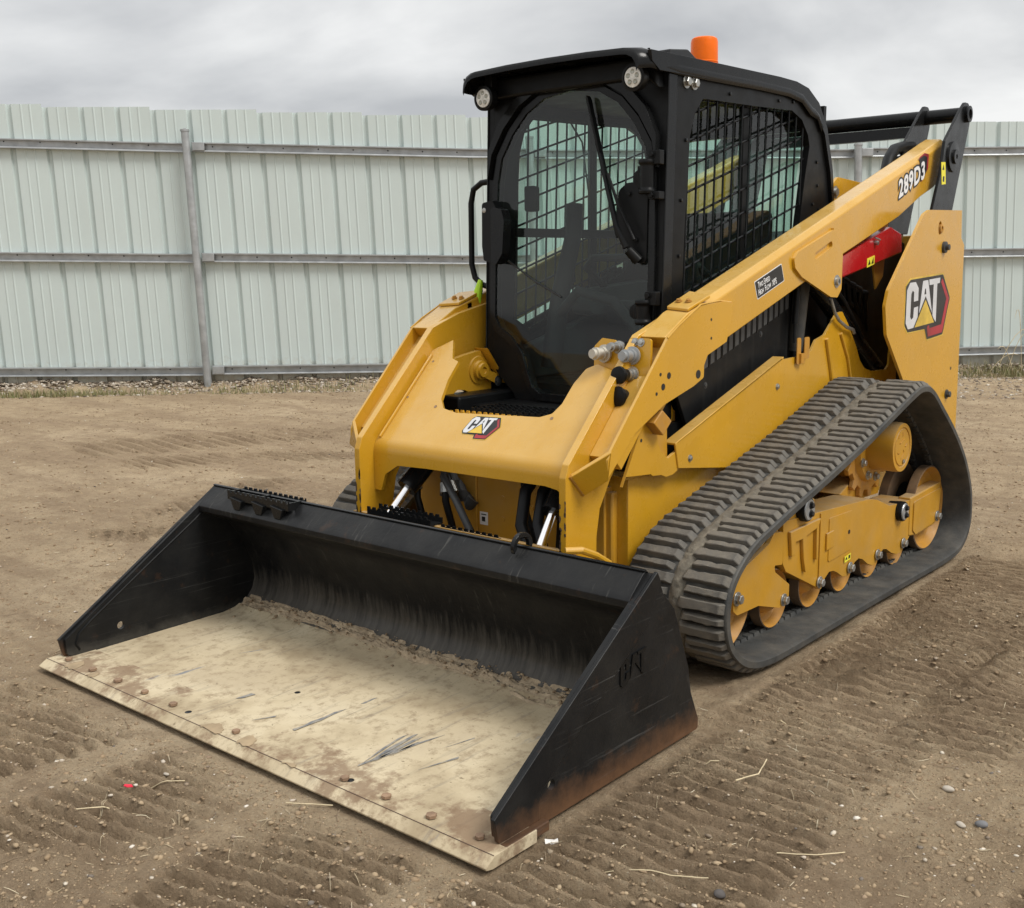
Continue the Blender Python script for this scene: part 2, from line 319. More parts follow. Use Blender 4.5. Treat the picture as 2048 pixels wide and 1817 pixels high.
    def build(s, name, material, parent=None, bevel=0, seg=2, label=None, ang=35):
        o = bpy.data.objects.new(name, s.mesh(name, ang)); o.data.materials.append(material); col.objects.link(o); o.parent = parent
        if bevel:
            b = o.modifiers.new('bevel', 'BEVEL'); b.width = bevel; b.segments = seg; b.limit_method = 'ANGLE'; b.angle_limit = R(35); b.harden_normals = False
            wn = o.modifiers.new('weighted', 'WEIGHTED_NORMAL'); wn.mode = 'FACE_AREA'; wn.weight = 100; wn.keep_sharp = True
        if label: o['label'] = label
        return o
def empty(name, loc, label, cat, group=None, rz=0):
    o = bpy.data.objects.new(name, None); col.objects.link(o); o.location = loc; o.rotation_euler = (0, 0, rz); o.empty_display_size = .2
    o['label'] = label; o['category'] = cat
    if group: o['group'] = group
    return o
def tag(o, label, cat, group=None, kind=None):
    o['label'] = label; o['category'] = cat
    if group: o['group'] = group
    if kind: o['kind'] = kind
    return o
def mir(v, s): return (v[0], v[1] * s, v[2])

# value noise -------------------------------------------------------
LAT = {}
def vnoise(x, y, seed, scale):
    if seed not in LAT: LAT[seed] = np.random.default_rng(seed).random((256, 256))
    G = LAT[seed]
    X = x * scale; Y = y * scale; xi = np.floor(X).astype(int); yi = np.floor(Y).astype(int); fx = X - xi; fy = Y - yi
    fx = fx * fx * (3 - 2 * fx); fy = fy * fy * (3 - 2 * fy); g = lambda i, j: G[i % 256, j % 256]
    return (g(xi, yi) * (1 - fx) + g(xi + 1, yi) * fx) * (1 - fy) + (g(xi, yi + 1) * (1 - fx) + g(xi + 1, yi + 1) * fx) * fy - .5
def fbm(x, y, seed, scale, oct=4, gain=.5):
    v = 0; a = 1
    for k in range(oct): v = v + a * vnoise(x + 13.7 * k, y - 7.1 * k, seed + k, scale * 2 ** k); a *= gain
    return v
# fence line
FA = Vector((-1.321, -10.538, 0)); FD = Vector((-.70236, .71182, 0)).normalized(); FN = Vector((FD.y, -FD.x, 0))   # FN points to the camera
# strips where rubber lugs have printed the dirt: (x0, y0, x1, y1, width, pitch, depth, lug angle, seed)
STR = [(3.9, 1.38, -.6, 1.26, .60, .056, 0.040, 2, 1), (1.75, 1.62, .35, 1.66, .34, .056, 0.050, 12, 3), (1.5, 1.30, .2, 1.25, .5, .056, 0.035, 6, 13),
       (4.4, -.66, 2.99, -.60, .70, .060, 0.050, 13, 4), (4.3, .06, 3.0, .10, .50, .058, 0.033, 12, 6), (4.0, .80, 2.99, .66, .50, .056, 0.045, 4, 5),
       (1.9, -2.55, 0.2, -3.3, .4, .07, 0.033, 10, 8), (.6, -4.6, -2.5, -1.8, .4, .07, 0.033, 12, 9), (.3, 2.0, -2.2, 1.75, .45, .06, 0.035, 15, 10), (3.4, 2.15, 1.6, 2.25, .42, .056, 0.033, -6, 11), (.6, -5.4, -3.4, -3.4, .7, .12, 0.037, 20, 12), (2.4, -1.6, -.5, -2.1, .4, .06, 0.030, 5, 14)]
def ground_z(x, y, lug_print=None):
    x = np.asarray(x, float); y = np.asarray(y, float)
    u_ = (x - y) * .7071; v_ = (x + y) * .7071; z = .035 * np.clip(fbm(u_ * .35, v_ * 2.2, 15, 1.0, 4), -.4, .3) * np.clip((2.2 - x - .2 * y) / 1.5, 0, 1) + .022 * fbm(x, y, 11, .7, 3) + .012 * fbm(x, y, 21, 3.1, 3) + .009 * fbm(x, y, 31, 14, 4, .6)
    clod = np.clip(fbm(x, y, 41, 22, 3, .6) - .22, 0, 1) * np.clip(fbm(x, y, 43, 1.3, 2) + .35, 0, 1); z = z + .030 * clod
    for (x0, y0, x1, y1, wd, pt, dp, an, sd_) in STR:
        L = math.hypot(x1 - x0, y1 - y0); ux, uy = (x1 - x0) / L, (y1 - y0) / L
        s = (x - x0) * ux + (y - y0) * uy; t = -(x - x0) * uy + (y - y0) * ux + .05 * fbm(x, y, 50 + sd_, .8, 2)
        m = np.clip((wd / 2 - np.abs(t)) / .04, 0, 1) * np.clip(s / .15, 0, 1) * np.clip((L - s) / .15, 0, 1)
        m = m * np.clip(1.0 + 2.2 * fbm(x, y, 70 + sd_, 2.1, 4), .10, 1)
        ph = (s + t * math.tan(R(an)) + .010 * fbm(x, y, 90 + sd_, 6, 2)) / pt * 2 * math.pi
        wv = np.clip(np.sin(ph) * 1.8 + .2, -1, 1)
        if lug_print is not None: np.maximum(lug_print, m, out=lug_print)
        z = z + m * (dp * .62 * wv - .008) + .006 * np.exp(-((np.abs(t) - wd / 2 - .02) / .03) ** 2) * np.clip(s / .15, 0, 1) * np.clip((L - s) / .15, 0, 1)
    # berm of gravel at the fence foot, dip where the posts stand
    d = (x - FA.x) * FN.x + (y - FA.y) * FN.y
    z = z + .0 - .085 * np.exp(-((d - .55) / .40) ** 2) + (.05 + .05 * fbm(x, y, 61, 5, 3)) * np.exp(-((d - .02) / .22) ** 2)
    # the machine and the bucket have pressed the dirt flat
    def flat(z, xa, xb, ya, yb, lvl, soft=.10):
        k = np.clip(1 - np.maximum.reduce([xa - x, x - xb, ya - y, y - yb, np.zeros_like(x)]) / soft, 0, 1); k = k * k * (3 - 2 * k)
        return z * (1 - k) + k * np.minimum(z, lvl)
    z = flat(z, 1.95, 2.97, -1.04, 1.04, -.014); z = flat(z, -.35, 1.45, .56, .97, -.004, .06); z = flat(z, -.35, 1.45, -.97, -.56, -.004, .06)
    return z

# ------------------------------------------------------------------ ground
def axis_pts(lo, hi, a, b, h):
    mid = list(np.arange(a, b, h)); L = []; R_ = []; s = h; p = a
    while p > lo: s *= 1.05; p -= s; L.append(p)
    s = h; p = mid[-1]
    while p < hi: s *= 1.05; p += s; R_.append(p)
    return np.array(L[::-1] + mid + R_)
def build_ground():
    xs = axis_pts(-60, 40, -.6, 4.2, .0098); ys = axis_pts(-60, 40, -1.6, 2.7, .0098)
    # refine towards the yard behind the machine a little less
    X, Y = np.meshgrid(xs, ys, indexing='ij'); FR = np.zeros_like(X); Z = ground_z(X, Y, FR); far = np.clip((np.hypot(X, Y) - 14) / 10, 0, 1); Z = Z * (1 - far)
    nx, ny = len(xs), len(ys); co = np.stack([X, Y, Z], -1).reshape(-1, 3)
    idx = np.arange(nx * ny).reshape(nx, ny); q = np.stack([idx[:-1, :-1], idx[1:, :-1], idx[1:, 1:], idx[:-1, 1:]], -1).reshape(-1, 4)
    me = bpy.data.meshes.new('ground'); me.vertices.add(len(co)); me.vertices.foreach_set('co', co.ravel()); me.loops.add(q.size); me.loops.foreach_set('vertex_index', q.ravel().astype(np.int32))
    me.polygons.add(len(q)); me.polygons.foreach_set('loop_start', np.arange(0, q.size, 4, dtype=np.int32)); me.polygons.foreach_set('use_smooth', np.ones(len(q), bool)); me.update(calc_edges=True); at = me.attributes.new('lug_print', 'FLOAT', 'POINT'); at.data.foreach_set('value', FR.ravel().astype(np.float32))
    o = bpy.data.objects.new('ground', me); col.objects.link(o); o['kind'] = 'structure'
    m = bpy.data.materials.new('dirt'); m.use_nodes = True; t = m.node_tree; p = t.nodes['Principled BSDF']
    ge = N('ShaderNodeNewGeometry', t); V = ge.outputs['Position']
    def noise(s, d=6, r=.6, sc=(1, 1, 1)):
        mm = N('ShaderNodeMapping', t); mm.inputs['Scale'].default_value = sc; t.links.new(V, mm.inputs[0])
        n = N('ShaderNodeTexNoise', t); n.inputs['Scale'].default_value = s; n.inputs['Detail'].default_value = d; n.inputs['Roughness'].default_value = r; t.links.new(mm.outputs[0], n.inputs['Vector']); return n.outputs[0]
    def ramp(f, stops):
        r_ = N('ShaderNodeValToRGB', t); t.links.new(f, r_.inputs[0]); e = r_.color_ramp.elements
        e[0].position = stops[0][0]; e[0].color = (*stops[0][1], 1); e[1].position = stops[-1][0]; e[1].color = (*stops[-1][1], 1)
        for qq, c_ in stops[1:-1]: x = e.new(qq); x.color = (*c_, 1)
        return r_.outputs[0]
    def mixc(f, a, b):
        x = N('ShaderNodeMix', t, data_type='RGBA'); t.links.new(f, x.inputs[0])
        for i, s in ((6, a), (7, b)):
            if isinstance(s, tuple): x.inputs[i].default_value = (*s, 1)
            else: t.links.new(s, x.inputs[i])
        return x.outputs[2]
    c = ramp(noise(.55, 5, .6), [(.3, (.37, .275, .175)), (.5, (.46, .35, .225)), (.7, (.56, .44, .295))])
    c = mixc(ramp(noise(7, 8, .68), [(.46, (0, 0, 0)), (.66, (.75,) * 3)]), c, (.30, .215, .135))
    c = mixc(ramp(noise(45, 6, .65), [(.50, (0, 0, 0)), (.72, (.6,) * 3)]), c, (.50, .41, .28))
    c = mixc(ramp(noise(105, 5, .65), [(.57, (0, 0, 0)), (.66, (.75,) * 3)]), c, (.14, .098, .064))
    vo = N('ShaderNodeTexVoronoi', t); vo.inputs['Scale'].default_value = 70; t.links.new(V, vo.inputs['Vector'])
    c = mixc(ramp(vo.outputs['Distance'], [(.10, (.8,) * 3), (.17, (0, 0, 0))]), c, (.56, .49, .38))
    c = mixc(ramp(noise(2.6, 7, .7), [(.50, (0, 0, 0)), (.68, (.65,) * 3)]), c, (.31, .225, .14))
    mr_ = N('ShaderNodeMapping', t); mr_.inputs['Rotation'].default_value = (0, 0, R(45)); mr_.inputs['Scale'].default_value = (1.8, .38, 1); t.links.new(V, mr_.inputs[0]); sn = N('ShaderNodeTexNoise', t); sn.inputs['Scale'].default_value = 1.2; sn.inputs['Detail'].default_value = 9; sn.inputs['Roughness'].default_value = .68; t.links.new(mr_.outputs[0], sn.inputs['Vector'])
    c = mixc(ramp(sn.outputs[0], [(.47, (0, 0, 0)), (.60, (.7,) * 3)]), c, ramp(noise(20, 7, .7), [(.3, (.21, .145, .09)), (.7, (.39, .29, .19))]))
    fa = N('ShaderNodeAttribute', t, attribute_name='lug_print'); fm = N('ShaderNodeMath', t, operation='MULTIPLY'); t.links.new(fa.outputs['Fac'], fm.inputs[0]); t.links.new(ramp(noise(5, 6, .65), [(.35, (.10,) * 3), (.65, (.70,) * 3)]), fm.inputs[1])
    c = mixc(fm.outputs[0], c, ramp(noise(30, 7, .7), [(.3, (.19, .13, .078)), (.7, (.40, .295, .19))]))  # darker brown mixed in over the lug-print strips
    t.links.new(c, p.inputs['Base Color']); p.inputs['Roughness'].default_value = .95; p.inputs['Specular IOR Level'].default_value = .15
    b = N('ShaderNodeBump', t); b.inputs['Strength'].default_value = 1.0; b.inputs['Distance'].default_value = .022; t.links.new(noise(38, 9, .74), b.inputs['Height'])
    b3 = N('ShaderNodeBump', t); b3.inputs['Strength'].default_value = .9; b3.inputs['Distance'].default_value = .006; t.links.new(noise(170, 5, .7), b3.inputs['Height'])
    b2 = N('ShaderNodeBump', t); b2.inputs['Strength'].default_value = .4; b2.inputs['Distance'].default_value = .02; t.links.new(noise(9, 8, .65), b2.inputs['Height']); t.links.new(b2.outputs[0], b3.inputs['Normal']); t.links.new(b3.outputs[0], b.inputs['Normal'])
    t.links.new(b.outputs[0], p.inputs['Normal']); me.materials.append(m)
build_ground()

# scattered stuff ----------------------------------------------------
def in_machine(x, y): return (1.9 < x < 3.02 and abs(y) < 1.08) or (-.7 < x < 1.85 and abs(y) < 1.02)
def stones(name, pts, sizes, material, label, cat):
    ico = [(0, 0, 1), (.894, 0, .447), (.276, .851, .447), (-.724, .526, .447), (-.724, -.526, .447), (.276, -.851, .447), (.724, .526, -.447), (-.276, .851, -.447), (-.894, 0, -.447), (-.276, -.851, -.447), (.724, -.526, -.447), (0, 0, -1)]
    fs = [(0, 1, 2), (0, 2, 3), (0, 3, 4), (0, 4, 5), (0, 5, 1), (1, 6, 2), (2, 7, 3), (3, 8, 4), (4, 9, 5), (5, 10, 1), (6, 7, 2), (7, 8, 3), (8, 9, 4), (9, 10, 5), (10, 6, 1), (11, 7, 6), (11, 8, 7), (11, 9, 8), (11, 10, 9), (11, 6, 10)]
    I = np.array(ico); F = np.array(fs); n = len(pts); J = 1 + .38 * (rng.random((n, 12, 1)) - .5) * 2
    A = rng.random(n) * 6.283; S = np.stack([1 + .5 * rng.random(n), .7 + .4 * rng.random(n), .45 + .35 * rng.random(n)], 1)
    P = I[None] * J * S[:, None] * np.array(sizes)[:, None, None]
    ca, sa = np.cos(A)[:, None], np.sin(A)[:, None]; P = np.stack([P[..., 0] * ca - P[..., 1] * sa, P[..., 0] * sa + P[..., 1] * ca, P[..., 2]], -1) + np.array(pts)[:, None]
    V = P.reshape(-1, 3); FF = (F[None] + 12 * np.arange(n)[:, None, None]).reshape(-1, 3)
    me = bpy.data.meshes.new(name); me.vertices.add(len(V)); me.vertices.foreach_set('co', V.ravel()); me.loops.add(FF.size); me.loops.foreach_set('vertex_index', FF.ravel().astype(np.int32))
    me.polygons.add(len(FF)); me.polygons.foreach_set('loop_start', np.arange(0, FF.size, 3, dtype=np.int32)); me.update(calc_edges=True); me.materials.append(material)
    o = bpy.data.objects.new(name, me); col.objects.link(o)
    if label: tag(o, label, cat)
    return o
def var_mat(name, cols, rough=.9):
    m = bpy.data.materials.new(name); m.use_nodes = True; t = m.node_tree; p = t.nodes['Principled BSDF']; g = N('ShaderNodeNewGeometry', t); r_ = N('ShaderNodeValToRGB', t)
    t.links.new(g.outputs['Random Per Island'], r_.inputs[0]); e = r_.color_ramp.elements; e[0].color = (*cols[0], 1); e[1].color = (*cols[-1], 1)
    for i, c_ in enumerate(cols[1:-1]): x = e.new((i + 1) / (len(cols) - 1)); x.color = (*c_, 1)
    t.links.new(r_.outputs[0], p.inputs['Base Color']); p.inputs['Roughness'].default_value = rough; p.inputs['Specular IOR Level'].default_value = .25; return m
PEB = var_mat('mixed_pebbles', [(.30, .215, .14), (.42, .33, .22), (.24, .17, .11), (.62, .56, .46), (.38, .28, .18), (.16, .14, .12), (.40, .31, .2), (.34, .25, .165), (.72, .67, .58)])
GRV = var_mat('fence_gravel', [(.20, .16, .12), (.33, .27, .20), (.12, .095, .075), (.46, .40, .31), (.24, .18, .13), (.60, .55, .47), (.28, .21, .145)])
CLD = var_mat('dirt_clods', [(.33, .24, .15), (.25, .18, .11), (.42, .32, .205), (.22, .155, .095)])
def ground_pts(n, f, sz):
    P = []; S = []
    while len(P) < n:
        x, y = f()
        if in_machine(x, y): continue
        P.append((x, y)); S.append(sz())
    P = np.array(P); z = ground_z(P[:, 0], P[:, 1]); S = np.array(S); return np.column_stack([P, z + S * .12]), S
camx, camy = cam.location.x, cam.location.y
def polar(dmin, dmax, pw):
    def f():
        a = yaw + R(random.uniform(-30, 30)); d = dmin + (dmax - dmin) * random.random() ** pw; return camx + d * math.cos(a), camy + d * math.sin(a)
    return f
P, S = ground_pts(20000, polar(1.4, 5.5, 1.2), lambda: .0014 + .0026 * random.random() ** 2); o = stones('soil_grit', P, S, CLD, 'fine grit and crumbs covering the dirt near the bucket', 'grit'); o['kind'] = 'stuff'
P, S = ground_pts(7000, polar(1.5, 13, 1.5), lambda: .0022 + .006 * random.random() ** 3.0); o = stones('pebbles', P, S, PEB, 'small pale and brown pebbles strewn over the dirt', 'pebbles'); o['kind'] = 'stuff'
P, S = ground_pts(16000, polar(1.5, 12, 1.4), lambda: .0022 + .0065 * random.random() ** 2.5); o = stones('dirt_clods', P, S, CLD, 'crumbled clods of brown dirt on the yard', 'clods'); o['kind'] = 'stuff'
P, S = ground_pts(11000, polar(5.5, 14, .8), lambda: .003 + .007 * random.random() ** 2); o = stones('yard_crumbs', P, S, CLD, 'crumbs and small stones on the yard towards the fence', 'crumbs'); o['kind'] = 'stuff'
def fencef():
    s = random.uniform(-2, 15); d = abs(random.gauss(0, .42)) - .02; q = FA + FD * s + FN * d; return q.x, q.y
P, S = ground_pts(15000, fencef, lambda: .008 + .016 * random.random() ** 1.5); o = stones('gravel', P, S, GRV, 'strip of mixed gravel along the foot of the metal fence', 'gravel'); o['kind'] = 'stuff'
def fencef2():
    s = random.uniform(8.5, 15.5); d = random.uniform(.3, 3.2); q = FA + FD * s + FN * d; return q.x, q.y
P, S = ground_pts(3500, fencef2, lambda: .006 + .016 * random.random() ** 2); o = stones('loose_gravel', P, S, GRV, 'gravel spread on the yard behind the machine on the right', 'gravel'); o['kind'] = 'stuff'

def sticks(name, n, f, lmin, lmax, material, label, cat, bend=.3, up=.15, r0=.0011):
    mb = MB()
    for _ in range(n):
        x, y = f()
        if in_machine(x, y): continue
        a = random.random() * 6.283; L = random.uniform(lmin, lmax); pts = []
        p = Vector((x, y, 0)); da = random.uniform(-bend, bend); lift = random.random() ** 3 * up
        for k in range(4):
            q = p + Vector((math.cos(a + da * k), math.sin(a + da * k), 0)) * L * k / 3
            pts.append((q.x, q.y, float(ground_z(q.x, q.y)) + .003 + lift * L * k / 3))
        mb.tube(pts, [r0 * .7, r0, r0, r0 * .5], 4)
    o = mb.build(name, material); tag(o, label, cat, kind='stuff'); return o
STRV = var_mat('dry_straw', [(.66, .56, .38), (.42, .33, .21), (.55, .46, .31), (.74, .67, .50)])
sticks('straw_bits', 1100, polar(1.5, 8, 1.3), .008, .04, STRV, 'short bits of dry straw scattered on the dirt', 'straw', .08, .25, .0009)
sticks('root_bits', 140, polar(1.6, 6, 1.3), .03, .10, var_mat('roots', [(.30, .22, .14), (.20, .14, .09), (.5, .42, .3)]), 'thin dry roots and stalks lying in the dirt', 'roots', .25, .3, .0010)
# grass along the fence
def grass(name, spots, label, hmax):
    mb = MB()
    for (s, d, rad, n) in spots:
        for _ in range(n):
            q = FA + FD * (s + random.gauss(0, rad)) + FN * (d + random.gauss(0, .13)); z = float(ground_z(q.x, q.y)); h = random.uniform(.3, 1) * hmax; a = random.random() * 6.283; l = random.uniform(.1, .6) * h
            e = Vector((math.cos(a), math.sin(a), 0)); sd_ = Vector((-e.y, e.x, 0)) * .004
            b0 = Vector((q.x, q.y, z - .01)); m_ = b0 + e * l * .35 + Vector((0, 0, h * .6)); t_ = b0 + e * l + Vector((0, 0, h))
            mb.add([b0 - sd_, b0 + sd_, m_ + sd_ * .8, m_ - sd_ * .8, t_], [(0, 1, 2, 3), (3, 2, 4)])
    me = bpy.data.meshes.new(name); me.from_pydata(mb.v, [], mb.f); me.materials.append(var_mat(name + '_mat', [(.11, .13, .04), (.30, .25, .13), (.16, .17, .06), (.36, .30, .18), (.10, .14, .05)]))
    o = bpy.data.objects.new(name, me); col.objects.link(o); tag(o, label, 'grass', kind='stuff')
grass('grass', [(1.1, .75, .45, 900), (.3, .7, .4, 250), (2.9, .5, .25, 220), (3.6, .35, .5, 260), (12.4, .35, .35, 900), (11.9, .3, .2, 250)], 'thin weedy grass growing at the foot of the fence', .13)
grass('dry_weeds', [(s_, .45, .5, 170) for s_ in (-.5, .8, 2.2, 4, 5, 12, 13)], 'dry weeds in the gravel by the fence', .09)

# individual bits on the ground
def rock(x, y, r, material, label):
    o = stones('stone', [(0, 0, r * .35)], [r], material, None, None); o.location = (x, y, float(ground_z(x, y)))
    sub = o.modifiers.new('sub', 'SUBSURF'); sub.levels = sub.render_levels = 1
    o.data.polygons.foreach_set('use_smooth', [True] * len(o.data.polygons)); tag(o, label, 'stone'); return o
rock(2.713, 1.508, .019, STOND, 'dark pointed stone at the bottom edge of the picture, right of centre')
rock(1.920, 1.733, .014, STONE, 'rounded brown stone alone on the dirt at the right')
rock(2.056, 1.860, .017, mat('grey_stone', (.17, .17, .175), .8, bump=.3), 'grey stone by the lower right edge of the picture')
rock(2.09, 1.82, .015, STONE, 'pale stone just in front of the grey stone')
rock(2.622, 1.403, .017, STONE, 'knobbly pale stone in front of the bucket corner')
rock(2.515, 1.553, .015, STONE, 'pale stone to the right of the knobbly pale stone')
rock(1.36, 1.66, .014, WHT, 'bright white pebble right of the printed lug marks')
rock(3.157, .02, .010, STONE, 'pale pebble just off the cutting edge')
mb = MB()
mb.prism([(-.008, -.004), (.002, -.009), (.009, -.002), (.007, .006), (-.004, .007)], lambda a, b: (a, b, .004 + a * .3), lambda a, b: (a, b, .0055 + a * .3))
o = mb.build('plastic_scrap', mat('pink_red_plastic', (.85, .03, .07), .4)); o.location = (3.287, .046, max(float(ground_z(3.287 + q_, .046)) for q_ in (-.02, -.01, 0, .01, .02)) + .004); o.scale = (1.5, 1.5, 1.5); tag(o, 'small red plastic scrap lying on the dirt at lower left', 'scrap')
mb = MB()
V_ = [(-.022, -.010, 0), (.004, -.019, .010), (.020, -.003, -.002), (.012, .013, .013), (-.006, .017, .001), (-.016, .006, .012), (-.002, -.003, .006)]
mb.add(V_ + [(a, b, c - .002) for a, b, c in V_], [(0, 1, 6), (1, 2, 6), (2, 3, 6), (3, 4, 6), (4, 5, 6), (5, 0, 6), (8, 7, 13), (9, 8, 13), (10, 9, 13), (11, 10, 13), (12, 11, 13), (7, 12, 13), (0, 7, 8, 1), (1, 8, 9, 2), (2, 9, 10, 3), (3, 10, 11, 4), (4, 11, 12, 5), (5, 12, 7, 0)])
o = mb.build('paper_litter', LITTER); o.location = (2.767, 1.075, float(ground_z(2.767, 1.075)) + .004); tag(o, 'crumpled white litter beside the front corner of the bucket', 'litter')
def straw(pts, label, r=.0014):
    x0, y0 = pts[0]; mb = MB()
    dense = []
    for i in range(len(pts) - 1):
        for k in range(5): dense.append((pts[i][0] + (pts[i + 1][0] - pts[i][0]) * k / 5, pts[i][1] + (pts[i + 1][1] - pts[i][1]) * k / 5))
    dense.append(pts[-1])
    mb.tube([(x - x0 + random.uniform(-.001, .001), y - y0 + random.uniform(-.001, .001), float(np.interp(i, [0, len(dense) / 2, len(dense) - 1], [float(ground_z(*dense[j_])) for j_ in (0, len(dense) // 2, -1)])) + .009) for i, (x, y) in enumerate(dense)], r, 5)
    o = mb.build('straw_stalk', STRAW); o.location = (x0, y0, 0); tag(o, label, 'straw', 'long dry stalks on the dirt')
straw([(2.81, 1.21), (2.77, 1.29), (2.745, 1.40), (2.70, 1.47)], 'longest pale stalk, lying towards the dark stone at the bottom edge')
straw([(2.53, 1.55), (2.46, 1.60), (2.40, 1.66)], 'thin crooked stalk at the lower right of the picture')
straw([(3.44, .05), (3.38, .08), (3.33, .135)], 'forked pale stalk left of the red scrap', .0018)
straw([(3.22, .02), (3.20, .07), (3.17, .13)], 'pale stalk lying below the cutting edge', .0018)
straw([(2.10, 1.30), (2.21, 1.335), (2.27, 1.30)], 'bent stalk across the printed lug marks', .0018)
straw([(1.80, 1.17), (1.83, 1.22)], 'short bright straw right of the bucket side', .0018)
straw([(2.23, 1.16), (2.20, 1.21)], 'short straw between bucket side and lug marks', .0018)
straw([(3.06, .42), (3.03, .47), (2.985, .52)], 'pale straw leaning against the bucket edge', .0018)

# ------------------------------------------------------------------ fence
fence = empty('metal_fence', FA, 'pale grey ribbed sheet metal fence with galvanised rails and posts', 'fence', rz=math.atan2(FD.y, FD.x))
# fence space: local +x along the fence, local -y towards the camera, z up
def ftop(s): return float(np.interp(s, [-6, 6, 12.4, 20], [3.41, 3.075, 3.0, 2.93]))
LEAN = .032
def panel_mb(k):
    s0 = .845 + 1.213 * (k - 1); w_ = 1.213; n = 3; pt = w_ / n; prof = [(0, 0)]
    for i in range(n):
        c = pt * (i + .0)
        prof += [(c + .012, .0), (c + .026, .034), (c + .056, .034), (c + .078, 0)] if True else []
        for q in (.185, .285): prof += [(c + q - .012, 0), (c + q - .005, -.007), (c + q + .005, -.007), (c + q + .012, 0)]
    prof.append((w_ + .010, 0)); prof = sorted(set(prof), key=lambda t: t[0])
    mb = MB(); zt = ftop(s0 + .6) + .012; zs = [-.25, 1.0, 2.0, zt]; m = len(prof); th = .0015; off = .0012 * (k % 2)
    for side in (0, 1):
        for z in zs:
            for (a, b) in prof: mb.v.append((s0 + a - LEAN * (z), b + (th if side else 0) + off, z + (.02 * (a - .6) * 0 if z == zt else 0)))
    L = len(zs)
    for side in (0, 1):
        o = side * L * m
        for j in range(L - 1):
            for i in range(m - 1): mb.f.append((o + j * m + i, o + j * m + i + 1, o + (j + 1) * m + i + 1, o + (j + 1) * m + i))
    for i in range(m - 1): mb.f.append(((L - 1) * m + i, (L - 1) * m + i + 1, L * m + (L - 1) * m + i + 1, L * m + (L - 1) * m + i))
    for j in range(L - 1):
        for e in (0, m - 1): mb.f.append((j * m + e, (j + 1) * m + e, L * m + (j + 1) * m + e, L * m + j * m + e))
    return mb
FENS = scraped('fence_sheet_splashed', (.40, .36, .28), (.5, .5, .48, .0), .02, .30, FEN)
for k in range(-4, 15): panel_mb(k).build('panel', FENS, fence, ang=20)
PO = [2.50 + 3.97 * k for k in range(-2, 5)]
RZ = [([-6, .15, 2.4, 5.86, 9.93, 12.5, 20], [3.03, 2.885, 2.815, 2.72, 2.702, 2.715, 2.75]), ([-6, .15, 2.44, 5.8, 11.7, 20], [1.72, 1.60, 1.551, 1.481, 1.49, 1.49]), ([-6, 0, 2.5, 4.5, 11.75, 20], [.33, .255, .219, .205, .274, .34])]
for (sx, sz) in RZ:
    for i in range(len(PO) - 1):
        a, b = PO[i], PO[i + 1]; mb = MB(); n = 6; prof = [(-.055, .0), (-.070, -.004), (-.070, -.016), (-.064, -.016), (-.020, -.018), (-.020, -.086), (-.066, -.090), (-.070, -.100), (-.070, -.108), (0, -.108), (0, -.001)]
        m = len(prof)
        for j in range(n + 1):
            s = a + .02 + (b - a - .04) * j / n; z = float(np.interp(s, sx, sz)) - (.012 if i % 2 else 0)
            for (yy, zz) in prof: mb.v.append((s - LEAN * z, yy - .002, z + zz))
        for j in range(n):
            for q in range(m): mb.f.append((j * m + q, j * m + (q + 1) % m, (j + 1) * m + (q + 1) % m, (j + 1) * m + q))
        mb.f += [tuple(range(m)), tuple(n * m + q for q in range(m))]
        ro = mb.build('rail', GALV, fence, ang=20)
        sm = MB()
        for q in np.arange(a + .25, b - .1, .405):
            z = float(np.interp(q, sx, sz)) - .045; sm.lathe((q - LEAN * z, -.024, z), (0, -1, 0), [(0, .009), (.006, .007)], 6)
        sm.build('screws', BLKM, ro)['kind'] = 'stuff'
for i, s in enumerate(PO):
    mb = MB(); zt = float(np.interp(s, RZ[0][0], RZ[0][1])) + (.13 if s < 8 else .04)
    ln = .045
    mb.tube([(s - .03 + ln * 0 - LEAN * z - (0.0), -.125, z) for z in (-.45, .6, 1.4, 2.2, zt)], .046, 16)
    po = mb.build('post', GALV, fence, ang=40)
    MB().lathe((s - .03 - LEAN * zt, -.125, zt - .02), (0, 0, 1), [(0, .053), (.022, .053), (.024, .03), (.036, .012)], 16).build('post_cap', GALV, po)
    for (sx, sz) in RZ:
        z = float(np.interp(s, sx, sz)); MB().box((s - LEAN * z + .03, -.10, z - .10), (s - LEAN * z + .17, -.075, z - .008)).build('rail_bracket', GALV, fence, bevel=.004)
weed = MB()
for (s, l, h, b_) in [(12.25, .25, .45, .5), (12.35, -.3, .30, .9), (12.1, .5, .5, -.2), (12.5, .2, .6, .4), (12.0, .35, .2, .6), (12.45, -.15, .75, .2), (12.6, .4, .35, .5)]:
    weed.tube([(0 + (s - 12.3) + l * t, -.3 - b_ * .15 * t, h * math.sin(t * 2.2) - .1 * (1 - t)) for t in np.linspace(0, 1, 7)], [.004] * 6 + [.001], 4)
wo = weed.build('dry_weed', STRAW); q = FA + FD * 12.3; wo.location = (q.x, q.y, .03); wo.rotation_euler = (0, 0, math.atan2(FD.y, FD.x)); tag(wo, 'tall dry weed stalks against the fence at the right edge', 'weed')

# ------------------------------------------------------------------ the machine
M = empty('compact_track_loader', (0, 0, 0), 'yellow and black track loader with a dirty bucket resting on the ground', 'track loader')
